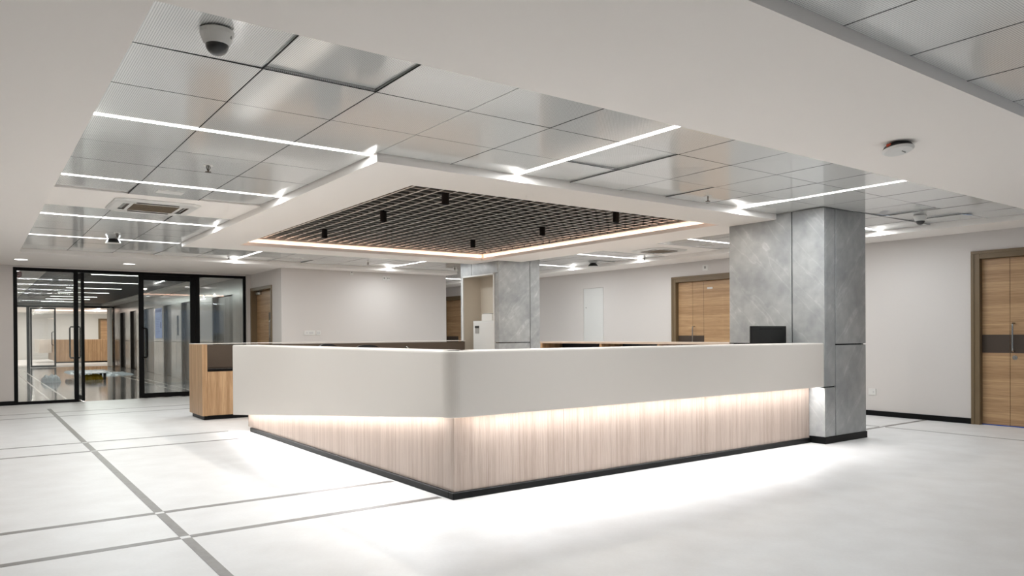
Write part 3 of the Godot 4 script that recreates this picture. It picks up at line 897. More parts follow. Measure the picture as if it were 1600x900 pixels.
func build_doors() -> void:
	var d1 := thing("door_1", "wide oak veneer double door with a dark band, at the edge nearest the camera", "door", V(10.03, 0, -3.2), "", "structure")
	wood_door(d1, -4.014, -2.50, 10.007, -3.614, false)
	pull_handle(d1, 10.057, -3.568, 0.909, 1.244, -1, M.steel)
	lock_rose(d1, 10.057, 0.832, -3.562)
	var d2 := thing("door_2", "oak veneer double door with a dark band behind the counter, next to the flush white door", "door", V(10.03, 0, -8.1), "", "structure")
	wood_door(d2, -8.868, -7.36, 10.007, -8.45, false, -8.208)
	pull_handle(d2, 10.057, -8.405, 0.909, 1.265, -1, M.steel)
	lock_rose(d2, 10.057, 0.832, -8.40)
	box("door_sign", V(10.050, 1.895, -8.13), V(10.058, 1.925, -8.02), M.white_plastic, d2, 0.002)
	var d3 := thing("door_3", "oak veneer door seen through the gap beside the niche column, in the far passage", "door", V(10.03, 0, -16.2), "", "structure")
	wood_door(d3, -16.75, -15.75, 10.007, 0.0, true)
	# flush white door
	var d4 := thing("door_4", "flush white service door with a fine shadow gap in the wall behind the counter", "door", V(10.03, 0, -10.93), "", "structure")
	box("leaf", V(10.009, 0.01, -11.212), V(10.05, 2.058, -10.643), M.white_paint, d4, 0.002)
	box("jamb", V(10.03, 0.0, -11.217), V(10.20, 2.063, -10.636), M.door_frame, d4)
	var kn := new_st()
	lathe(kn, V(10.009, 1.675, -11.14), [[0.014, 0.0], [0.014, 0.004], [0.0, 0.004]], 14, Basis(V(0, 0, 1), PI / 2))
	obj("keyhole", kn, M.grey_plastic, d4)
	# door with a vision panel beside the glazing
	var d5 := thing("door_5", "oak veneer door with a narrow dark vision panel, right of the black glazing", "door", V(4.55, 0, -14.35), "", "structure")
	var fr := new_st()
	bx(fr, V(4.485, 0, -15.0), V(4.70, 2.10, -14.94), 0.003)
	bx(fr, V(4.485, 0, -13.77), V(4.70, 2.10, -13.71), 0.003)
	bx(fr, V(4.485, 2.04, -14.94), V(4.70, 2.10, -13.77), 0.003)
	obj("door_frame", fr, M.door_frame, d5)
	var lf := box("leaf", V(4.60, 0.01, -14.935), V(4.645, 2.035, -13.775), M.oak_across, d5, 0.002)
	box("vision_panel", V(4.594, 0.70, -14.20), V(4.604, 1.60, -14.08), M.dark_brown, lf, 0.002)
	pull_handle(d5, 4.60, -13.99, 1.12, 1.45, -1, M.steel)
	var cl := new_st()
	bx(cl, V(4.55, 1.96, -14.90), V(4.60, 2.02, -14.62), 0.004)
	obj("door_closer", cl, M.steel, d5)
	var arm := new_st()
	tube(arm, [V(4.56, 2.025, -14.72), V(4.50, 2.035, -14.50), V(4.54, 2.04, -14.32)], 0.008, 8)
	obj("closer_arm", arm, M.steel, d5)

# ------------------------------------------------------------------ black framed glazing
func build_glazing() -> void:
	var w := thing("window_1", "black steel framed glass partition towards the lift lobby", "glazing", V(2.5, 0, -15.1), "", "structure")
	var zf := -15.075
	var zb := -15.125
	for s in [[0.556, 0.612, 0.0, 2.345], [1.445, 1.51, 0.0, 2.345], [3.465, 3.545, 0.0, 2.345], [4.37, 4.425, 0.0, 2.345]]:
		box("frame_post", V(s[0], s[2], zb), V(s[1], s[3], zf), M.black_metal, w, 0.002)
	for s in [[0.612, 1.445, 2.29, 2.345], [1.51, 3.465, 2.295, 2.345], [3.545, 4.37, 2.295, 2.345], [0.612, 1.445, 0.0, 0.05], [3.545, 4.37, 0.0, 0.05]]:
		box("frame_rail", V(s[0], s[2], zb + 0.002), V(s[1], s[3], zf - 0.002), M.black_metal, w, 0.002)
	for s in [[0.612, 1.445], [3.545, 4.37]]:
		box("glass_pane", V(s[0] - 0.005, 0.03, -15.104), V(s[1] + 0.005, 2.306, -15.096), M.glass, w)
	# right leaf, closed
	var r := thing("door_6", "black framed glass door leaf standing closed beside the fixed pane", "glass door", V(2.97, 0, -15.1), "", "structure")
	for s in [[2.480, 2.565], [3.375, 3.462]]:
		box("stile", V(s[0], 0.012, -15.12), V(s[1], 2.296, -15.08), M.black_metal, r, 0.002)
	for s in [[0.012, 0.095], [2.20, 2.292]]:
		box("rail", V(2.565, s[0], -15.118), V(3.375, s[1], -15.082), M.black_metal, r, 0.002)
	box("glass_pane", V(2.56, 0.09, -15.104), V(3.38, 2.205, -15.096), M.glass, r)
	var hs := new_st()
	for s in [1.0, -1.0]:
		var zz: float = -15.1 + s * 0.02
		tube(hs, [V(2.535, 1.32, zz), V(2.535, 1.32, zz + s * 0.045), V(2.545, 1.31, zz + s * 0.06), V(2.60, 1.30, zz + s * 0.06), V(2.605, 1.28, zz + s * 0.06), V(2.605, 0.79, zz + s * 0.06), V(2.60, 0.77, zz + s * 0.06), V(2.545, 0.76, zz + s * 0.06), V(2.535, 0.75, zz + s * 0.045), V(2.535, 0.75, zz)], 0.014)
	obj("pull_handle", hs, M.black_metal, r)
	# left leaf, swung open into the lobby
	var l := thing("door_7", "black framed glass door leaf swung open into the lift lobby", "glass door", V(1.585, 0, -15.1), "", "structure")
	l.rotation.y = 0.047
	var L := func(called: String, lo: Vector3, hi: Vector3, m: Material) -> void:
		var st := new_st()
		bx(st, lo, hi, 0.002 if m != M.glass else 0.0)
		obj(called, st, m, l, true)
	L.call("stile", V(-0.022, 0.012, -0.085), V(0.022, 2.292, 0.0), M.black_metal)
	L.call("stile", V(-0.022, 0.012, -0.90), V(0.022, 2.292, -0.82), M.black_metal)
	L.call("rail", V(-0.018, 0.012, -0.82), V(0.018, 0.095, -0.085), M.black_metal)
	L.call("rail", V(-0.018, 2.20, -0.82), V(0.018, 2.292, -0.085), M.black_metal)
	L.call("glass_pane", V(-0.004, 0.09, -0.825), V(0.004, 2.205, -0.08), M.glass)
	var h2 := new_st()
	for s in [1.0, -1.0]:
		tube(h2, [V(s * 0.02, 1.34, -0.87), V(s * 0.075, 1.34, -0.87), V(s * 0.085, 1.32, -0.87), V(s * 0.085, 0.78, -0.87), V(s * 0.075, 0.76, -0.87), V(s * 0.02, 0.76, -0.87)], 0.014)
	obj("pull_handle", h2, M.black_metal, l, true)

# ------------------------------------------------------------------ lift lobby beyond the glazing
func build_lobby() -> void:
	var f := thing("floor", "polished dark grey stone floor of the lift lobby beyond the glazing", "floor", V(2.2, 0, -24), "", "structure")
	box("stone_floor", V(-0.4, -0.1, -33.0), V(4.7, 0, -15.12), M.lobby_floor, f)
	for x in [[1.10, 1.14], [1.37, 1.41], [3.47, 3.51], [3.73, 3.77]]:
		box("inlay_line", V(x[0], 0, -30.0), V(x[1], 0.0012, -15.3), M.lobby_line, f)
	box("hall_floor", V(-3.0, -0.1, -46.0), V(9.0, 0, -33.0), M.floor_sheet, f)
	var c := thing("ceiling", "dark slatted ceiling of the lift lobby with a plaster border", "ceiling", V(2.2, HC, -24), "", "structure")
	box("plaster_border", V(-0.4, HS, -33.1), V(1.12, 2.55, -15.25), M.plaster, c)
	box("plaster_border", V(4.08, HS, -33.1), V(4.7, 2.55, -15.25), M.plaster, c)
	box("roof_slab", V(-3.0, 2.6, -46.0), V(9.0, 2.7, -15.25), M.slab, c)
	box("hall_ceiling", V(-3.0, 2.44, -46.0), V(9.0, 2.55, -33.1), M.plaster, c)
	var z := -15.4
	while z > -33.0:
		box("ceiling_slat", V(1.12, HC, z - 0.42), V(4.08, HC + 0.05, z), M.lobby_slat, c, 0.003)
		z -= 0.44
	for k in 7:
		var zz: float = [-17.3, -19.85, -22.3, -24.6, -27.2, -29.0, -31.2][k]
		var where: String = ["closest to the glazing", "second from the glazing", "third from the glazing", "fourth from the glazing", "fifth from the glazing", "second before the far doors", "closest to the far doors"][k]
		var l := thing("linear_light", "white linear light in the dark lobby ceiling, " + where, "ceiling light", V(2.6, HC, zz), "linear lights of the lobby")
		box("diffuser", V(1.97, HC - 0.006, zz - 0.03), V(3.25, HC + 0.01, zz + 0.03), M.lamp_lobby, l)
		if k < 6: area("bar_lamp", V(2.6, HC - 0.012, zz), Vector3.DOWN, Vector3.RIGHT, Vector2(1.28, 0.06), 3.0, Color(0.96, 1.0, 0.97), l)
	var dl := [[V(0.55, HS, -17.2), "lobby downlight nearest the glazing, above the plain side"], [V(0.6, HS, -21.0), "lobby downlight further in, above the plain side"], [V(4.3, HS, -19.5), "lobby downlight over the lift doors, seen through the glass door leaf"], [V(4.3, HS, -24.6), "lobby downlight over the lift doors, seen through the open doorway"]]
	for s in dl: downlight(s[0], s[1], 0.07, 0.05)
	var wl := thing("wall_lobby", "pale wall of the lift lobby opposite the lift doors", "wall", V(-0.5, 0, -24), "", "structure")
	box("wall_panel", V(-0.55, 0, -33.1), V(-0.4, 2.6, -15.25), M.wall_paint, wl)
	# lift wall: pale stone panels between bronze lift doors
	var wr := thing("wall_lift", "pale stone wall of the lift lobby with joints at waist height", "wall", V(4.6, 0, -24), "", "structure")
	var edges := [[-15.25, -16.4], [-18.1, -20.2], [-21.3, -22.5], [-23.6, -25.0], [-26.7, -28.0], [-29.3, -30.3], [-31.5, -33.0]]
	for e in edges:
		var mid: float = (e[0] + e[1]) / 2.0
		for s in [[e[0], mid + 0.004], [mid - 0.004, e[1]]]:
			box("stone_panel", V(4.53, 1.005, s[1]), V(4.60, HS, s[0]), M.lift_stone, wr, 0.003)
			box("stone_panel", V(4.53, 0.0, s[1]), V(4.60, 0.995, s[0]), M.lift_stone, wr, 0.003)
	box("core", V(4.70, 0, -33.0), V(4.80, 2.6, -15.25), M.slab, wr)
	for e in [[-16.4, -18.1], [-20.2, -21.3], [-22.5, -23.6], [-25.0, -26.7], [-28.0, -29.3], [-30.3, -31.5]]:
		box("stone_lintel", V(4.53, 2.05, e[1]), V(4.60, HS, e[0]), M.lift_stone, wr, 0.003)
	var gaps := [[-16.4, -18.1, "bronze lift door behind the fixed glass pane"], [-20.2, -21.3, "bronze lift door seen at the hinge side of the closed glass leaf"], [-22.5, -23.6, "bronze lift door next to the blue poster"], [-25.0, -26.7, "bronze lift door behind the handle of the closed glass leaf"], [-28.0, -29.3, "bronze lift door seen through the open doorway"], [-30.3, -31.5, "bronze lift door deepest in the lobby, by the far doors"]]
	for k in gaps.size():
		var a: float = gaps[k][0]
		var b: float = gaps[k][1]
		var d := thing("lift_door", gaps[k][2], "lift door", V(4.6, 0, (a + b) / 2.0), "bronze lift doors", "structure")
		box("leaf", V(4.61, 0.01, b + 0.02), V(4.65, 2.04, (a + b) / 2.0 - 0.003), M.lift_bronze, d, 0.002)
		box("leaf", V(4.61, 0.01, (a + b) / 2.0 + 0.003), V(4.65, 2.04, a - 0.02), M.lift_bronze, d, 0.002)
		var fr := new_st()
		bx(fr, V(4.54, 0, a - 0.06), V(4.66, 2.05, a), 0.002)
		bx(fr, V(4.54, 0, b), V(4.66, 2.05, b + 0.06), 0.002)
		obj("jamb", fr, M.lift_bronze, d)
	var po := thing("poster", "tall blue printed notice on the stone wall between two lift doors", "poster", V(4.52, 1.1, -24.3))
	var sheet := box("sheet", V(4.522, 1.10, -24.75), V(4.53, 2.0, -23.75), M.poster_blue, po)
	var ink := new_st()
	for k in 11: bx(ink, V(4.5205, 1.20 + k * 0.05, -24.65), V(4.5225, 1.212 + k * 0.05, -24.65 + 0.35 + 0.25 * absf(sin(k * 2.3))))
	bx(ink, V(4.5205, 1.88, -24.70), V(4.5225, 1.96, -23.80))
	bx(ink, V(4.5205, 1.40, -24.0), V(4.5225, 1.58, -23.85))
	obj("print", ink, M.poster_dark, sheet)
	var pn := thing("call_panel", "slim dark lift call panel on the stone wall nearest the closed leaf", "lift panel", V(4.52, 1.2, -21.7))
	box("plate", V(4.518, 1.18, -21.75), V(4.53, 1.72, -21.62), M.black_metal, pn, 0.002)
	box("button", V(4.512, 1.40, -21.71), V(4.52, 1.45, -21.66), M.steel, pn, 0.002)
	# red bell near the lobby ceiling
	var be := thing("alarm_bell", "dark red round fire bell hanging near the lobby ceiling", "fire bell", V(0.62, 2.30, -16.0))
	var bs := new_st()
	lathe(bs, V(0.66, 2.285, -15.9), [[0.062, 0.0], [0.066, 0.012], [0.058, 0.04], [0.03, 0.055], [0.0, 0.056]], 26, Basis(V(1, 0, 0), PI / 2))
	obj("gong", bs, M.red_paint, be)
	box("bracket", V(0.645, 2.30, -15.93), V(0.675, HS, -15.90), M.black_metal, be)
	# glazed doors at the far end of the lobby
	var w := thing("window_2", "far black framed glass partition closing the lift lobby", "glazing", V(2.5, 0, -33.0), "", "structure")
	for s in [[0.3, 0.36], [1.28, 1.34], [1.62, 1.72], [4.50, 4.55]]:
		box("frame_post", V(s[0], 0, -33.03), V(s[1], 2.345, -32.97), M.black_metal, w)
	box("frame_rail", V(0.36, 2.28, -33.03), V(4.50, 2.345, -32.97), M.black_metal, w)
	box("transom_wall", V(-0.4, 2.345, -33.1), V(4.7, 2.6, -32.98), M.plaster, w)
	box("glass_pane", V(0.36, 0.03, -33.005), V(1.28, 2.28, -32.995), M.glass, w)
	var fd := thing("door_8", "black framed glass door leaf at the far end of the lobby", "glass door", V(2.15, 0, -33.0), "", "structure")
	for s in [[1.73, 1.79], [2.50, 2.56]]: box("stile", V(s[0], 0.01, -33.02), V(s[1], 2.27, -32.98), M.black_metal, fd)
	for s in [[0.01, 0.08], [2.21, 2.27]]: box("rail", V(1.79, s[0], -33.018), V(2.50, s[1], -32.982), M.black_metal, fd)
	box("glass_pane", V(1.785, 0.07, -33.004), V(2.505, 2.22, -32.996), M.glass, fd)
	pull_handle_z(fd, V(2.48, 0, -32.98), 0.85, 1.35)
	var fo := thing("door_9", "cream framed door leaf standing open at the far end of the lobby", "door", V(4.3, 0, -32.9), "", "structure")
	box("leaf", V(4.28, 0.01, -32.95), V(4.34, 2.27, -32.1), M.plaster, fo, 0.003)
	box("edge_strip", V(4.345, 0.01, -32.12), V(4.365, 2.27, -32.06), M.black_metal, fo)
	# second hall beyond
	var wf := thing("wall_beyond", "bright white wall at the end of the second hall, far beyond the lobby", "wall", V(3, 0, -45), "", "structure")
	box("wall_panel", V(-3.0, 0, -46.2), V(9.0, 2.6, -46.0), M.white_paint, wf)
	box("wall_panel", V(-3.2, 0, -46.2), V(-3.0, 2.6, -33.0), M.white_paint, wf)
	box("wall_panel", V(9.0, 0, -46.2), V(9.2, 2.6, -33.0), M.white_paint, wf)
	box("wall_panel", V(4.8, 0, -33.2), V(9.0, 2.6, -33.0), M.white_paint, wf)
	box("wall_panel", V(-3.0, 0, -33.2), V(-0.4, 2.6, -33.0), M.white_paint, wf)
	var fw := thing("door_10", "small oak door with a taupe frame in the far white wall", "door", V(5.9, 0, -45.9), "", "structure")
	box("door_frame", V(5.55, 0, -46.0), V(6.75, 2.15, -45.95), M.door_frame, fw)
	box("leaf", V(5.65, 0.01, -45.96), V(6.65, 2.05, -45.93), M.oak_across, fw)
	tag(box("door_11", V(2.3, 0.01, -46.0), V(3.5, 2.1, -45.97), M.white_paint, null, 0.004), "flush white door in the far wall seen through the far glass leaf", "door", "", "structure")
	var rd := thing("reception_desk", "oak fronted reception desk far away in the second hall", "reception counter", V(4.0, 0, -38))
	box("front_panel", V(2.9, 0.06, -38.6), V(5.4, 1.04, -38.0), M.oak_upright, rd, 0.003)
	box("side_panel", V(2.86, 0.12, -41.0), V(2.9, 1.04, -38.0), M.oak_upright, rd)
	box("fascia", V(2.35, 0.45, -41.5), V(2.84, 1.04, -38.7), M.fascia, rd, 0.01)
	box("plinth", V(2.95, 0, -38.55), V(5.35, 0.06, -38.03), M.black_trim, rd)
	for k in 4:
		var x: float = [0.5, 2.4, 4.6, 6.5][k]
		var l := thing("linear_light", "white linear light in the second hall far beyond the lobby, " + ["on the plain side", "above the glass leaf", "above the oak desk", "near the small oak door"][k], "ceiling light", V(x, 2.44, -40), "linear lights of the second hall")
		box("diffuser", V(x - 0.03, 2.432, -44.5), V(x + 0.03, 2.445, -36.5), M.lamp_white, l)
		area("bar_lamp", V(x, 2.425, -40.5), Vector3.DOWN, Vector3.BACK, Vector2(8.0, 0.06), 9.0, Color(1, 0.99, 0.96), l)
	var wm := thing("cove_light", "warm light strip on the bulkhead over the far oak desk", "light strip", V(4, 2.3, -38.5), "cove light strips")
	box("bulkhead", V(2.2, 2.30, -42.0), V(7.0, 2.435, -38.5), M.plaster, wm)
	box("diffuser", V(2.25, 2.33, -38.5), V(6.9, 2.38, -38.49), M.lamp_warm, wm)
	# wrapped sheets, a pallet and a clear bag on the lobby floor
	var ng := FastNoiseLite.new()
	ng.seed = 3
	ng.frequency = 1.6
	var heaps := [
		["wrapped_stack", V(3.3, 0, -25.6), V(1.3, 0.06, 1.5), M.film_grey, "low stack of sheets wrapped in grey plastic film by the lift doors"],
		["wrapped_stack", V(3.0, 0, -27.6), V(1.2, 0.07, 1.2), M.film_grey, "wide heap of crumpled plastic film deeper in the lobby"],
		["rubbish_bag", V(1.60, 0, -22.2), V(0.42, 0.20, 0.5), M.film_grey, "clear plastic bag of offcuts lying on the lobby floor"],
		["yellow_bag", V(2.62, 0, -22.9), V(0.45, 0.16, 0.5), M.yellow_bag, "yellow packet under a sheet on the lobby floor beside the open leaf"],
		["cardboard_piece", V(2.08, 0, -21.9), V(0.36, 0.10, 0.4), M.card_brown, "flattened brown cardboard beside the clear plastic bag"]]
	for h in heaps:
		var t := thing(h[0], h[4], "packaging", h[1])
		var st := new_st()
		heap(st, h[2], ng, h[1].x * 3.0)
		obj("wrapping", st, h[3], t, true)
	var pl := thing("pallet_sheet", "pale board lying over the yellow packet on the lobby floor", "board", V(2.62, 0.17, -22.9))
	var ps := new_st()
	bx(ps, V(-0.42, 0, -0.5), V(0.30, 0.022, 0.45), 0.004)
	obj("board", ps, M.film_grey, pl, true)
	for q in [[-0.36, -0.4], [0.24, -0.4], [-0.36, 0.36], [0.24, 0.36]]:
		var lg := new_st()
		bx(lg, V(q[0] - 0.03, -0.17, q[1] - 0.03), V(q[0] + 0.03, 0, q[1] + 0.03))
		obj("leg", lg, M.black_plastic, pl, true)

func pull_handle_z(parent: Node, at: Vector3, y0: float, y1: float) -> void:
	var st := new_st()
	tube(st, [at + V(0, y1, 0), at + V(-0.02, y1, 0.05), at + V(-0.06, y1 - 0.02, 0.06), at + V(-0.06, y0 + 0.02, 0.06), at + V(-0.02, y0, 0.05), at + V(0, y0, 0)], 0.014)
	obj("pull_handle", st, M.black_metal, parent)

# a low crumpled mound with a flat bottom
func heap(st: SurfaceTool, size: Vector3, ng: FastNoiseLite, off: float) -> void:
	var n := 18
	var pt := func(i: int, j: int) -> Vector3:
		var u := i / float(n) * 2.0 - 1.0
		var v := j / float(n) * 2.0 - 1.0
		var e := pow(clampf(1.0 - pow(maxf(absf(u), absf(v)), 6.0), 0.0, 1.0), 0.5)
		var y := size.y * e * (0.7 + 0.55 * ng.get_noise_3d(u * size.x * 2.5 + off, v * size.z * 2.5, off))
		return V(u * size.x / 2.0 * (1.0 + 0.1 * ng.get_noise_2d(v * 3.0, off)), maxf(y, 0.0), v * size.z / 2.0 * (1.0 + 0.1 * ng.get_noise_2d(u * 3.0, off + 9.0)))
	for i in n:
		for j in n:
			quad(st, pt.call(i, j), pt.call(i + 1, j), pt.call(i + 1, j + 1), pt.call(i, j + 1), Vector3.UP)

# ------------------------------------------------------------------ fittings on the ceiling
func build_ceiling_fittings() -> void:
	# dome cameras
	var cam := thing("dome_camera", "white dome camera with a black bubble on the panel nearest the viewer", "camera", V(0.84, HC, -3.24), "dome cameras")
	var st := new_st()
	lathe(st, Vector3.ZERO, [[0.046, -0.062], [0.050, -0.062], [0.054, -0.056], [0.068, -0.020], [0.069, -0.004], [0.064, 0.0]], 36)
	var hs := obj("housing", st, M.white_plastic, cam, true)
	var dm := new_st()
	var prof := []
	for k in 13: prof.append([0.0465 * sin(PI / 2 * k / 12.0), -0.060 - 0.046 * cos(PI / 2 * k / 12.0)])
	lathe(dm, Vector3.ZERO, prof, 32)
	obj("dome", dm, M.dark_dome, cam, true)
	var sl := new_st()
	lathe(sl, V(0.045, -0.033, 0.043), [[0.004, -0.006], [0.004, 0.006]], 10)
	obj("screw", sl, M.grey_plastic, hs, true)
	dup(cam, "dome_camera", V(8.48, HC, -3.92), "white dome camera with a black bubble beyond the large stone column", 0.6)
	# smoke detectors still in their black dust covers
	var sd := thing("smoke_detector", "white round detector hanging loose below the plaster beam, with an orange clip", "smoke detector", V(4.86, HS, -2.39), "detectors on the ceiling")
	sd.rotation = V(-0.16, 0, -0.07)
	var s1 := new_st()
	lathe(s1, Vector3.ZERO, [[0.0, -0.062], [0.082, -0.058], [0.096, -0.048], [0.094, -0.043]], 40)
	var face := obj("face", s1, M.white_plastic, sd, true)
	var s2 := new_st()
	lathe(s2, Vector3.ZERO, [[0.094, -0.043], [0.082, -0.022], [0.05, -0.017], [0.045, 0.004], [0.0, 0.004]], 40)
	obj("base", s2, M.black_plastic, sd, true)
	var s3 := new_st()
	bx(s3, V(-0.088, -0.040, -0.030), V(-0.052, -0.018, 0.0), 0.003)
	obj("clip", s3, M.orange_plastic, sd, true)
	var s4 := new_st()
	bx(s4, V(0.0, -0.0655, 0.02), V(0.045, -0.061, 0.026), 0.001)
	obj("indicator", s4, M.grey_plastic, face, true)
	var bd := [[V(1.50, HC, -10.93), "black detector cover hiding part of the linear light nearest the glazing"], [V(9.16, HC, -10.0), "small black detector cover near the right wall beyond the far air conditioner"]]
	for b in bd:
		var t := thing("smoke_detector", b[1], "smoke detector", b[0], "detectors on the ceiling")
		var k1 := new_st()
		lathe(k1, Vector3.ZERO, [[0.0, -0.052], [0.088, -0.052], [0.092, -0.046], [0.060, -0.004], [0.05, 0.0]], 30)
		obj("cover", k1, M.black_plastic, t, true)
		var k2 := new_st()
		lathe(k2, Vector3.ZERO, [[0.09, -0.053], [0.094, -0.056], [0.0, -0.057]], 30)
		obj("rim", k2, M.white_plastic, t, true)
	# sprinklers
	var sp := thing("sprinkler", "pendent sprinkler between the two linear lights before the near air conditioner", "sprinkler", V(1.44, HC, -5.83), "pendent sprinklers")
	var p1 := new_st()
	lathe(p1, Vector3.ZERO, [[0.012, -0.004], [0.034, -0.004], [0.036, 0.0]], 22)
	obj("rosette", p1, M.white_plastic, sp, true)
	var p2 := new_st()
	lathe(p2, Vector3.ZERO, [[0.0, -0.052], [0.022, -0.052], [0.022, -0.049], [0.006, -0.048], [0.005, -0.036]], 16)
	for a in [0.0, PI]: tube(p2, [V(0.011 * cos(a), -0.004, 0.011 * sin(a)), V(0.013 * cos(a), -0.022, 0.013 * sin(a)), V(0.005 * cos(a), -0.038, 0.005 * sin(a))], 0.003, 6)
	tube(p2, [V(0, -0.002, 0), V(0, -0.036, 0)], 0.004, 8)
	obj("head", p2, M.brown_grille, sp, true)
	for s in [[V(5.58, HC, -4.50), "pendent sprinkler in the front field near the bulkhead and stone column", 0.5], [V(5.60, HC, -11.92), "pendent sprinkler behind the bulkhead above the back wall", 0.0], [V(3.33, HC, -12.26), "pendent sprinkler beside the short linear light near the glazing", 0.0], [V(7.47, HC, -12.06), "pendent sprinkler beside the stone column with the niche", 0.0], [V(1.455, HC, -10.27), "pendent sprinkler above the black detector near the glazing", 0.3], [V(9.17, HC, -8.73), "pendent sprinkler by the end of the light near the far air conditioner", 0.0]]:
		dup(sp, "sprinkler", s[0], s[1], s[2])
	# air conditioner cassettes
	aircon(V(1.45, HC, -7.99), 0.76, "cassette air conditioner in the plaster strip between the left linear lights")
	aircon(V(8.59, HC, -7.87), 0.66, "cassette air conditioner over the shelving, towards the oak door behind the counter")
	# flat ceiling fittings
	for s in [[V(1.43, HC, -7.11), V(0.11, 0.006, 0.07), "small pale access plate in the panel beside the near air conditioner"]]:
		var h := thing("access_plate", s[2], "access plate", s[0])
		box("plate", s[0] - s[1], s[0] + V(s[1].x, 0.002, s[1].z), M.white_plastic, h, 0.002)
	for s in [[V(8.62, HC, -6.98), "flush round speaker near the light cut off by the stone column"], [V(4.36, HC, -12.0), "flush round speaker in the field behind the bulkhead"]]:
		var h := thing("ceiling_speaker", s[1], "speaker", s[0], "flush ceiling speakers")
		var k := new_st()
		lathe(k, Vector3.ZERO, [[0.0, -0.005], [0.085, -0.005], [0.09, 0.0]], 30)
		obj("grille", k, M.panel_edge, h, true)
		var k2 := new_st()
		lathe(k2, Vector3.ZERO, [[0.085, -0.007], [0.10, -0.006], [0.104, 0.0]], 30)
		obj("ring", k2, M.white_plastic, h, true)

func aircon(at: Vector3, w: float, label: String) -> void:
	var a := thing("air_conditioner", label, "air conditioner", at, "ceiling cassette air conditioners")
	var h := w / 2.0
	var ch := w * 0.10
	var oct := func(r: float, y: float, c: float) -> Array:
		return [V(r - c, y, r), V(r, y, r - c), V(r, y, -r + c), V(r - c, y, -r), V(-r + c, y, -r), V(-r, y, -r + c), V(-r, y, r - c), V(-r + c, y, r)]
	var st := new_st()
	var rings := [oct.call(h, 0.0, ch), oct.call(h, -0.008, ch), oct.call(h - 0.02, -0.022, ch)]
	for i in 2:
		for k in 8:
			var l := (k + 1) % 8
			quad(st, rings[i][k], rings[i][l], rings[i + 1][l], rings[i + 1][k], (rings[i][k] + rings[i][l]) + V(0, -0.2, 0))
	# underside with four slots left open round the grille
	var g := w * 0.27       # half of the grille
	var s0 := w * 0.31
	var s1 := w * 0.385
	var ln := w * 0.25
	var y := -0.022
	var r := h - 0.02
	var zone := [[-r, r, s1, r], [-r, r, -r, -s1], [-r, -s1, -s1, s1], [s1, r, -s1, s1], [ln, s1, s0, s1], [-s1, -ln, s0, s1], [ln, s1, -s1, -s0], [-s1, -ln, -s1, -s0], [s0, s1, ln, s0], [s0, s1, -s0, -ln], [-s1, -s0, ln, s0], [-s1, -s0, -s0, -ln], [-s0, s0, g, s0], [-s0, s0, -s0, -g], [g, s0, -g, g], [-s0, -g, -g, g]]
	for q in zone:
		var cut: bool = q[0] == -r and q[1] == r
		if cut:
			var e := ch if q[3] == r or q[2] == -r else 0.0
			var zi: float = s1 if q[3] == r else -s1
			var zo: float = r if q[3] == r else -r
			var zc: float = zo - signf(zo) * e
			quad(st, V(-r, y, zi), V(r, y, zi), V(r, y, zc), V(-r, y, zc), Vector3.DOWN)
			quad(st, V(-r, y, zc), V(r, y, zc), V(r - e, y, zo), V(-r + e, y, zo), Vector3.DOWN)
		else:
			quad(st, V(q[0], y, q[2]), V(q[1], y, q[2]), V(q[1], y, q[3]), V(q[0], y, q[3]), Vector3.DOWN)
	obj("panel_frame", st, M.white_plastic, a, true)
	for k in 4:
		var bs := Basis(Vector3.UP, k * PI / 2)
		var lv := new_st()
		var p0 := bs * V(-ln, -0.016, s0)
		var p1 := bs * V(ln, -0.016, s0)
		var p2 := bs * V(ln, -0.002, s1)
		var p3 := bs * V(-ln, -0.002, s1)
		quad(lv, p0, p1, p2, p3, Vector3.DOWN)
		quad(lv, bs * V(-ln, y, s0), bs * V(ln, y, s0), p1, p0, bs * V(0, 0, 1))
		quad(lv, bs * V(-ln, y, s1), bs * V(ln, y, s1), p2, p3, bs * V(0, 0, -1))
		var slot := obj("air_slot", lv, M.brown_grille, a, true)
		var fl := new_st()
		quad(fl, bs * V(-ln + 0.01, -0.017, s0 + 0.022), bs * V(ln - 0.01, -0.017, s0 + 0.022), bs * V(ln - 0.01, -0.010, s1 - 0.008), bs * V(-ln + 0.01, -0.010, s1 - 0.008), Vector3.DOWN)
		obj("louvre", fl, M.grey_plastic, slot, true)
	var bk := new_st()
	quad(bk, V(-g, -0.010, -g), V(g, -0.010, -g), V(g, -0.010, g), V(-g, -0.010, g), Vector3.DOWN)
	obj("grille_back", bk, M.brown_grille, a, true)
	var n := 22
	for k in n:
		var z := -g + (k + 0.5) * 2.0 * g / n
		var sl := new_st()
		bx(sl, V(-g, -0.022, z - 0.0045), V(g, -0.012, z + 0.0045))
		obj("grille_slat", sl, M.door_frame, a, true)

# ------------------------------------------------------------------ small things on walls and counters
func plate(label: String, at: Vector3, half: Vector3, category: String, marks: Array, dark: Material) -> void:
	var p := thing("socket_plate" if category == "socket" else "switch_plate", label, category, at)
	var face := box("plate", at - half, at + half, M.white_plastic, p, 0.002)
	for m in marks:
		var q: Vector3 = at + m[0]
		box("insert", q - m[1], q + m[1], dark, face, 0.001)

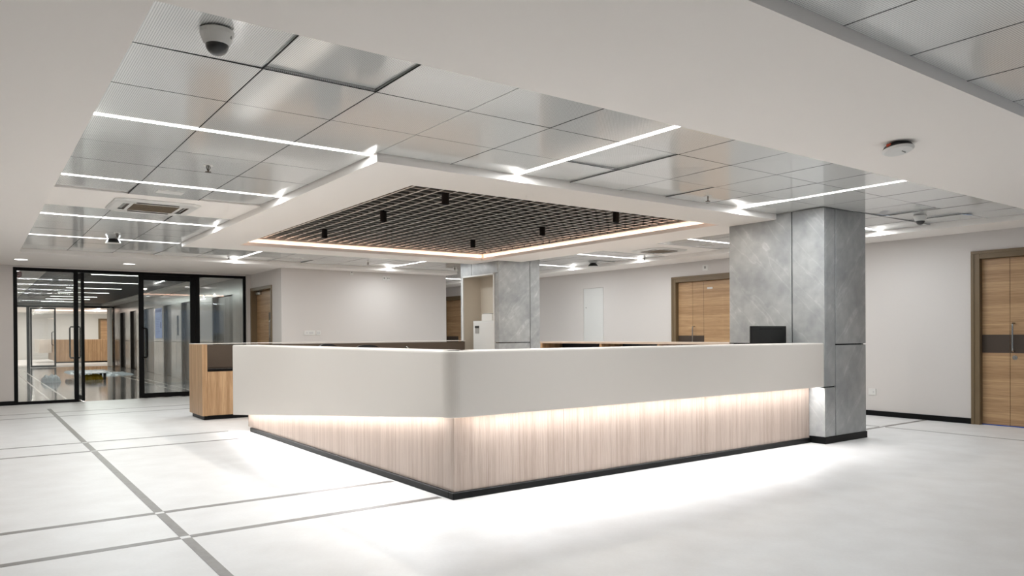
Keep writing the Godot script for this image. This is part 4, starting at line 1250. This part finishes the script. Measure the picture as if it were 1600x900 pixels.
func build_small_things() -> void:
	plate("wide white socket plate low on the back wall near its left corner", V(5.02, 1.20, -13.197), V(0.105, 0.042, 0.006), "socket", [[V(-0.05, 0, 0.005), V(0.018, 0.012, 0.002)], [V(0.03, 0, 0.005), V(0.04, 0.018, 0.002)]], M.panel_edge)
	plate("narrow white switch plate beside the wide socket plate on the back wall", V(5.19, 1.20, -13.197), V(0.042, 0.042, 0.006), "switch", [[V(-0.014, 0, 0.005), V(0.012, 0.022, 0.002)], [V(0.016, 0, 0.005), V(0.012, 0.022, 0.002)]], M.panel_edge)
	plate("white single outlet plate high on the back wall above the pool of light", V(6.545, 2.27, -13.197), V(0.038, 0.042, 0.006), "socket", [[V(0, 0, 0.005), V(0.014, 0.014, 0.002)]], M.grey_plastic)
	plate("white double outlet plate high on the back wall, right of the single one", V(6.63, 2.27, -13.197), V(0.040, 0.042, 0.006), "socket", [[V(-0.015, 0, 0.005), V(0.009, 0.012, 0.002)], [V(0.017, 0, 0.005), V(0.009, 0.012, 0.002)]], M.grey_plastic)
	plate("small white outlet just under the ceiling of the back wall", V(5.86, 2.335, -13.197), V(0.034, 0.030, 0.006), "socket", [[V(0, 0.02, 0.005), V(0.012, 0.006, 0.002)]], M.black_plastic)
	plate("white thermostat plate above the oak door behind the counter", V(10.003, 2.255, -8.13), V(0.006, 0.05, 0.055), "switch", [[V(-0.005, 0.005, 0), V(0.002, 0.02, 0.02)]], M.grey_plastic)
	plate("white socket low on the right wall at the edge of the large stone column", V(10.003, 0.325, -5.27), V(0.006, 0.045, 0.05), "socket", [[V(-0.005, 0, 0.02), V(0.002, 0.012, 0.012)]], M.panel_edge)
	# monitor seen from behind
	var m := thing("monitor", "black monitor turned away from the viewer, standing behind the counter beside the column", "monitor", V(6.73, 0.735, -4.66))
	var st := new_st()
	bx(st, V(-0.305, 0.135, 0.0), V(0.305, 0.485, 0.022), 0.004)
	var shell := obj("back_shell", st, M.black_plastic, m, true)
	var s2 := new_st()
	bx(s2, V(-0.16, 0.14, 0.022), V(0.16, 0.28, 0.04), 0.008)
	obj("electronics_bulge", s2, M.black_plastic, shell, true)
	var s3 := new_st()
	bx(s3, V(-0.17, 0.450, 0.0205), V(0.23, 0.457, 0.0235))
	obj("vent_slot", s3, M.void_black, shell, true)
	var s4 := new_st()
	bx(s4, V(-0.3, 0.145, -0.002), V(0.3, 0.48, 0.0005))
	obj("screen", s4, M.dark_dome, m, true)
	var s5 := new_st()
	bx(s5, V(-0.03, 0.005, 0.005), V(0.03, 0.24, 0.05), 0.004)
	bx(s5, V(-0.12, 0.0, -0.10), V(0.12, 0.008, 0.09), 0.003)
	obj("stand", s5, M.black_plastic, m, true)
	# office chairs whose backs just show over the counter
	var ch := thing("office_chair", "black office chair whose back just shows over the counter, towards the glazing", "chair", V(3.62, 0, -8.5), "office chairs behind the counter")
	ch.rotation.y = 0.3
	chair_parts(ch)
	dup(ch, "office_chair", V(3.42, 0, -7.15), "black office chair whose back just shows over the counter, nearer its corner", -0.15)
	# tap on the back counter
	var tp := thing("tap", "small chrome gooseneck tap on the back counter before the dark upstand", "tap", V(5.72, 0.698, -10.85))
	var t1 := new_st()
	tube(t1, [V(0, 0, 0), V(0, 0.20, 0), V(0.01, 0.235, 0.03), V(0.02, 0.25, 0.07), V(0.03, 0.235, 0.11), V(0.032, 0.19, 0.125)], 0.012)
	obj("spout", t1, M.steel, tp, true)
	var t2 := new_st()
	lathe(t2, Vector3.ZERO, [[0.028, 0.0], [0.028, 0.012], [0.018, 0.05], [0.0, 0.05]], 18)
	var tb := obj("base", t2, M.steel, tp, true)
	var t3 := new_st()
	tube(t3, [V(0, 0.09, 0), V(-0.05, 0.12, 0.0)], 0.007, 8)
	obj("lever", t3, M.steel, tb, true)

func chair_parts(ch: Node3D) -> void:
	var bk := new_st()
	var n := 12
	var pt := func(i: int, j: int, back: float) -> Vector3:
		var u := i / float(n) * 2.0 - 1.0
		var v := j / float(n)
		var half := 0.215 * (1.0 - 0.25 * pow(v, 4.0))
		var y := 0.50 + 0.545 * v - 0.06 * pow(absf(u), 3.0) * v * v
		return V(u * half, y, -0.22 - 0.03 * v + 0.05 * u * u - back)
	for i in n:
		for j in n:
			quad(bk, pt.call(i, j, 0.0), pt.call(i + 1, j, 0.0), pt.call(i + 1, j + 1, 0.0), pt.call(i, j + 1, 0.0), V(0, 0, 1))
			quad(bk, pt.call(i, j, 0.04), pt.call(i + 1, j, 0.04), pt.call(i + 1, j + 1, 0.04), pt.call(i, j + 1, 0.04), V(0, 0, -1))
		quad(bk, pt.call(i, n, 0.0), pt.call(i + 1, n, 0.0), pt.call(i + 1, n, 0.04), pt.call(i, n, 0.04), V(0, 1, 0))
		quad(bk, pt.call(i, 0, 0.0), pt.call(i + 1, 0, 0.0), pt.call(i + 1, 0, 0.04), pt.call(i, 0, 0.04), V(0, -1, 0))
		quad(bk, pt.call(0, i, 0.0), pt.call(0, i + 1, 0.0), pt.call(0, i + 1, 0.04), pt.call(0, i, 0.04), V(-1, 0, 0))
		quad(bk, pt.call(n, i, 0.0), pt.call(n, i + 1, 0.0), pt.call(n, i + 1, 0.04), pt.call(n, i, 0.04), V(1, 0, 0))
	obj("backrest", bk, M.black_plastic, ch, true)
	var se := new_st()
	bx(se, V(-0.235, 0.42, -0.22), V(0.235, 0.50, 0.25), 0.03)
	obj("seat", se, M.black_plastic, ch, true)
	var po := new_st()
	lathe(po, Vector3.ZERO, [[0.03, 0.10], [0.03, 0.25], [0.022, 0.25], [0.022, 0.42]], 14)
	obj("gas_lift", po, M.black_metal, ch, true)
	var sp := new_st()
	bx(sp, V(-0.03, 0.43, -0.29), V(0.03, 0.72, -0.265), 0.005)
	obj("back_support", sp, M.black_metal, ch, true)
	for k in 5:
		var a := TAU * k / 5.0
		var lg := new_st()
		tube(lg, [V(0, 0.11, 0), V(0.16 * cos(a), 0.09, 0.16 * sin(a)), V(0.29 * cos(a), 0.07, 0.29 * sin(a))], 0.018, 8)
		obj("base_leg", lg, M.black_plastic, ch, true)
		var wh := new_st()
		lathe(wh, V(0.29 * cos(a), 0.027, 0.29 * sin(a)), [[0.0, -0.02], [0.027, -0.02], [0.027, 0.02], [0.0, 0.02]], 14, Basis(V(sin(a), 0, -cos(a)), PI / 2))
		obj("castor", wh, M.black_plastic, ch, true)
	for s in [-1.0, 1.0]:
		var ar := new_st()
		tube(ar, [V(s * 0.24, 0.45, 0.0), V(s * 0.28, 0.50, 0.0), V(s * 0.28, 0.66, -0.02)], 0.014, 8)
		bx(ar, V(s * 0.28 - 0.03, 0.66, -0.14), V(s * 0.28 + 0.03, 0.69, 0.12), 0.008)
		obj("armrest", ar, M.black_plastic, ch, true)
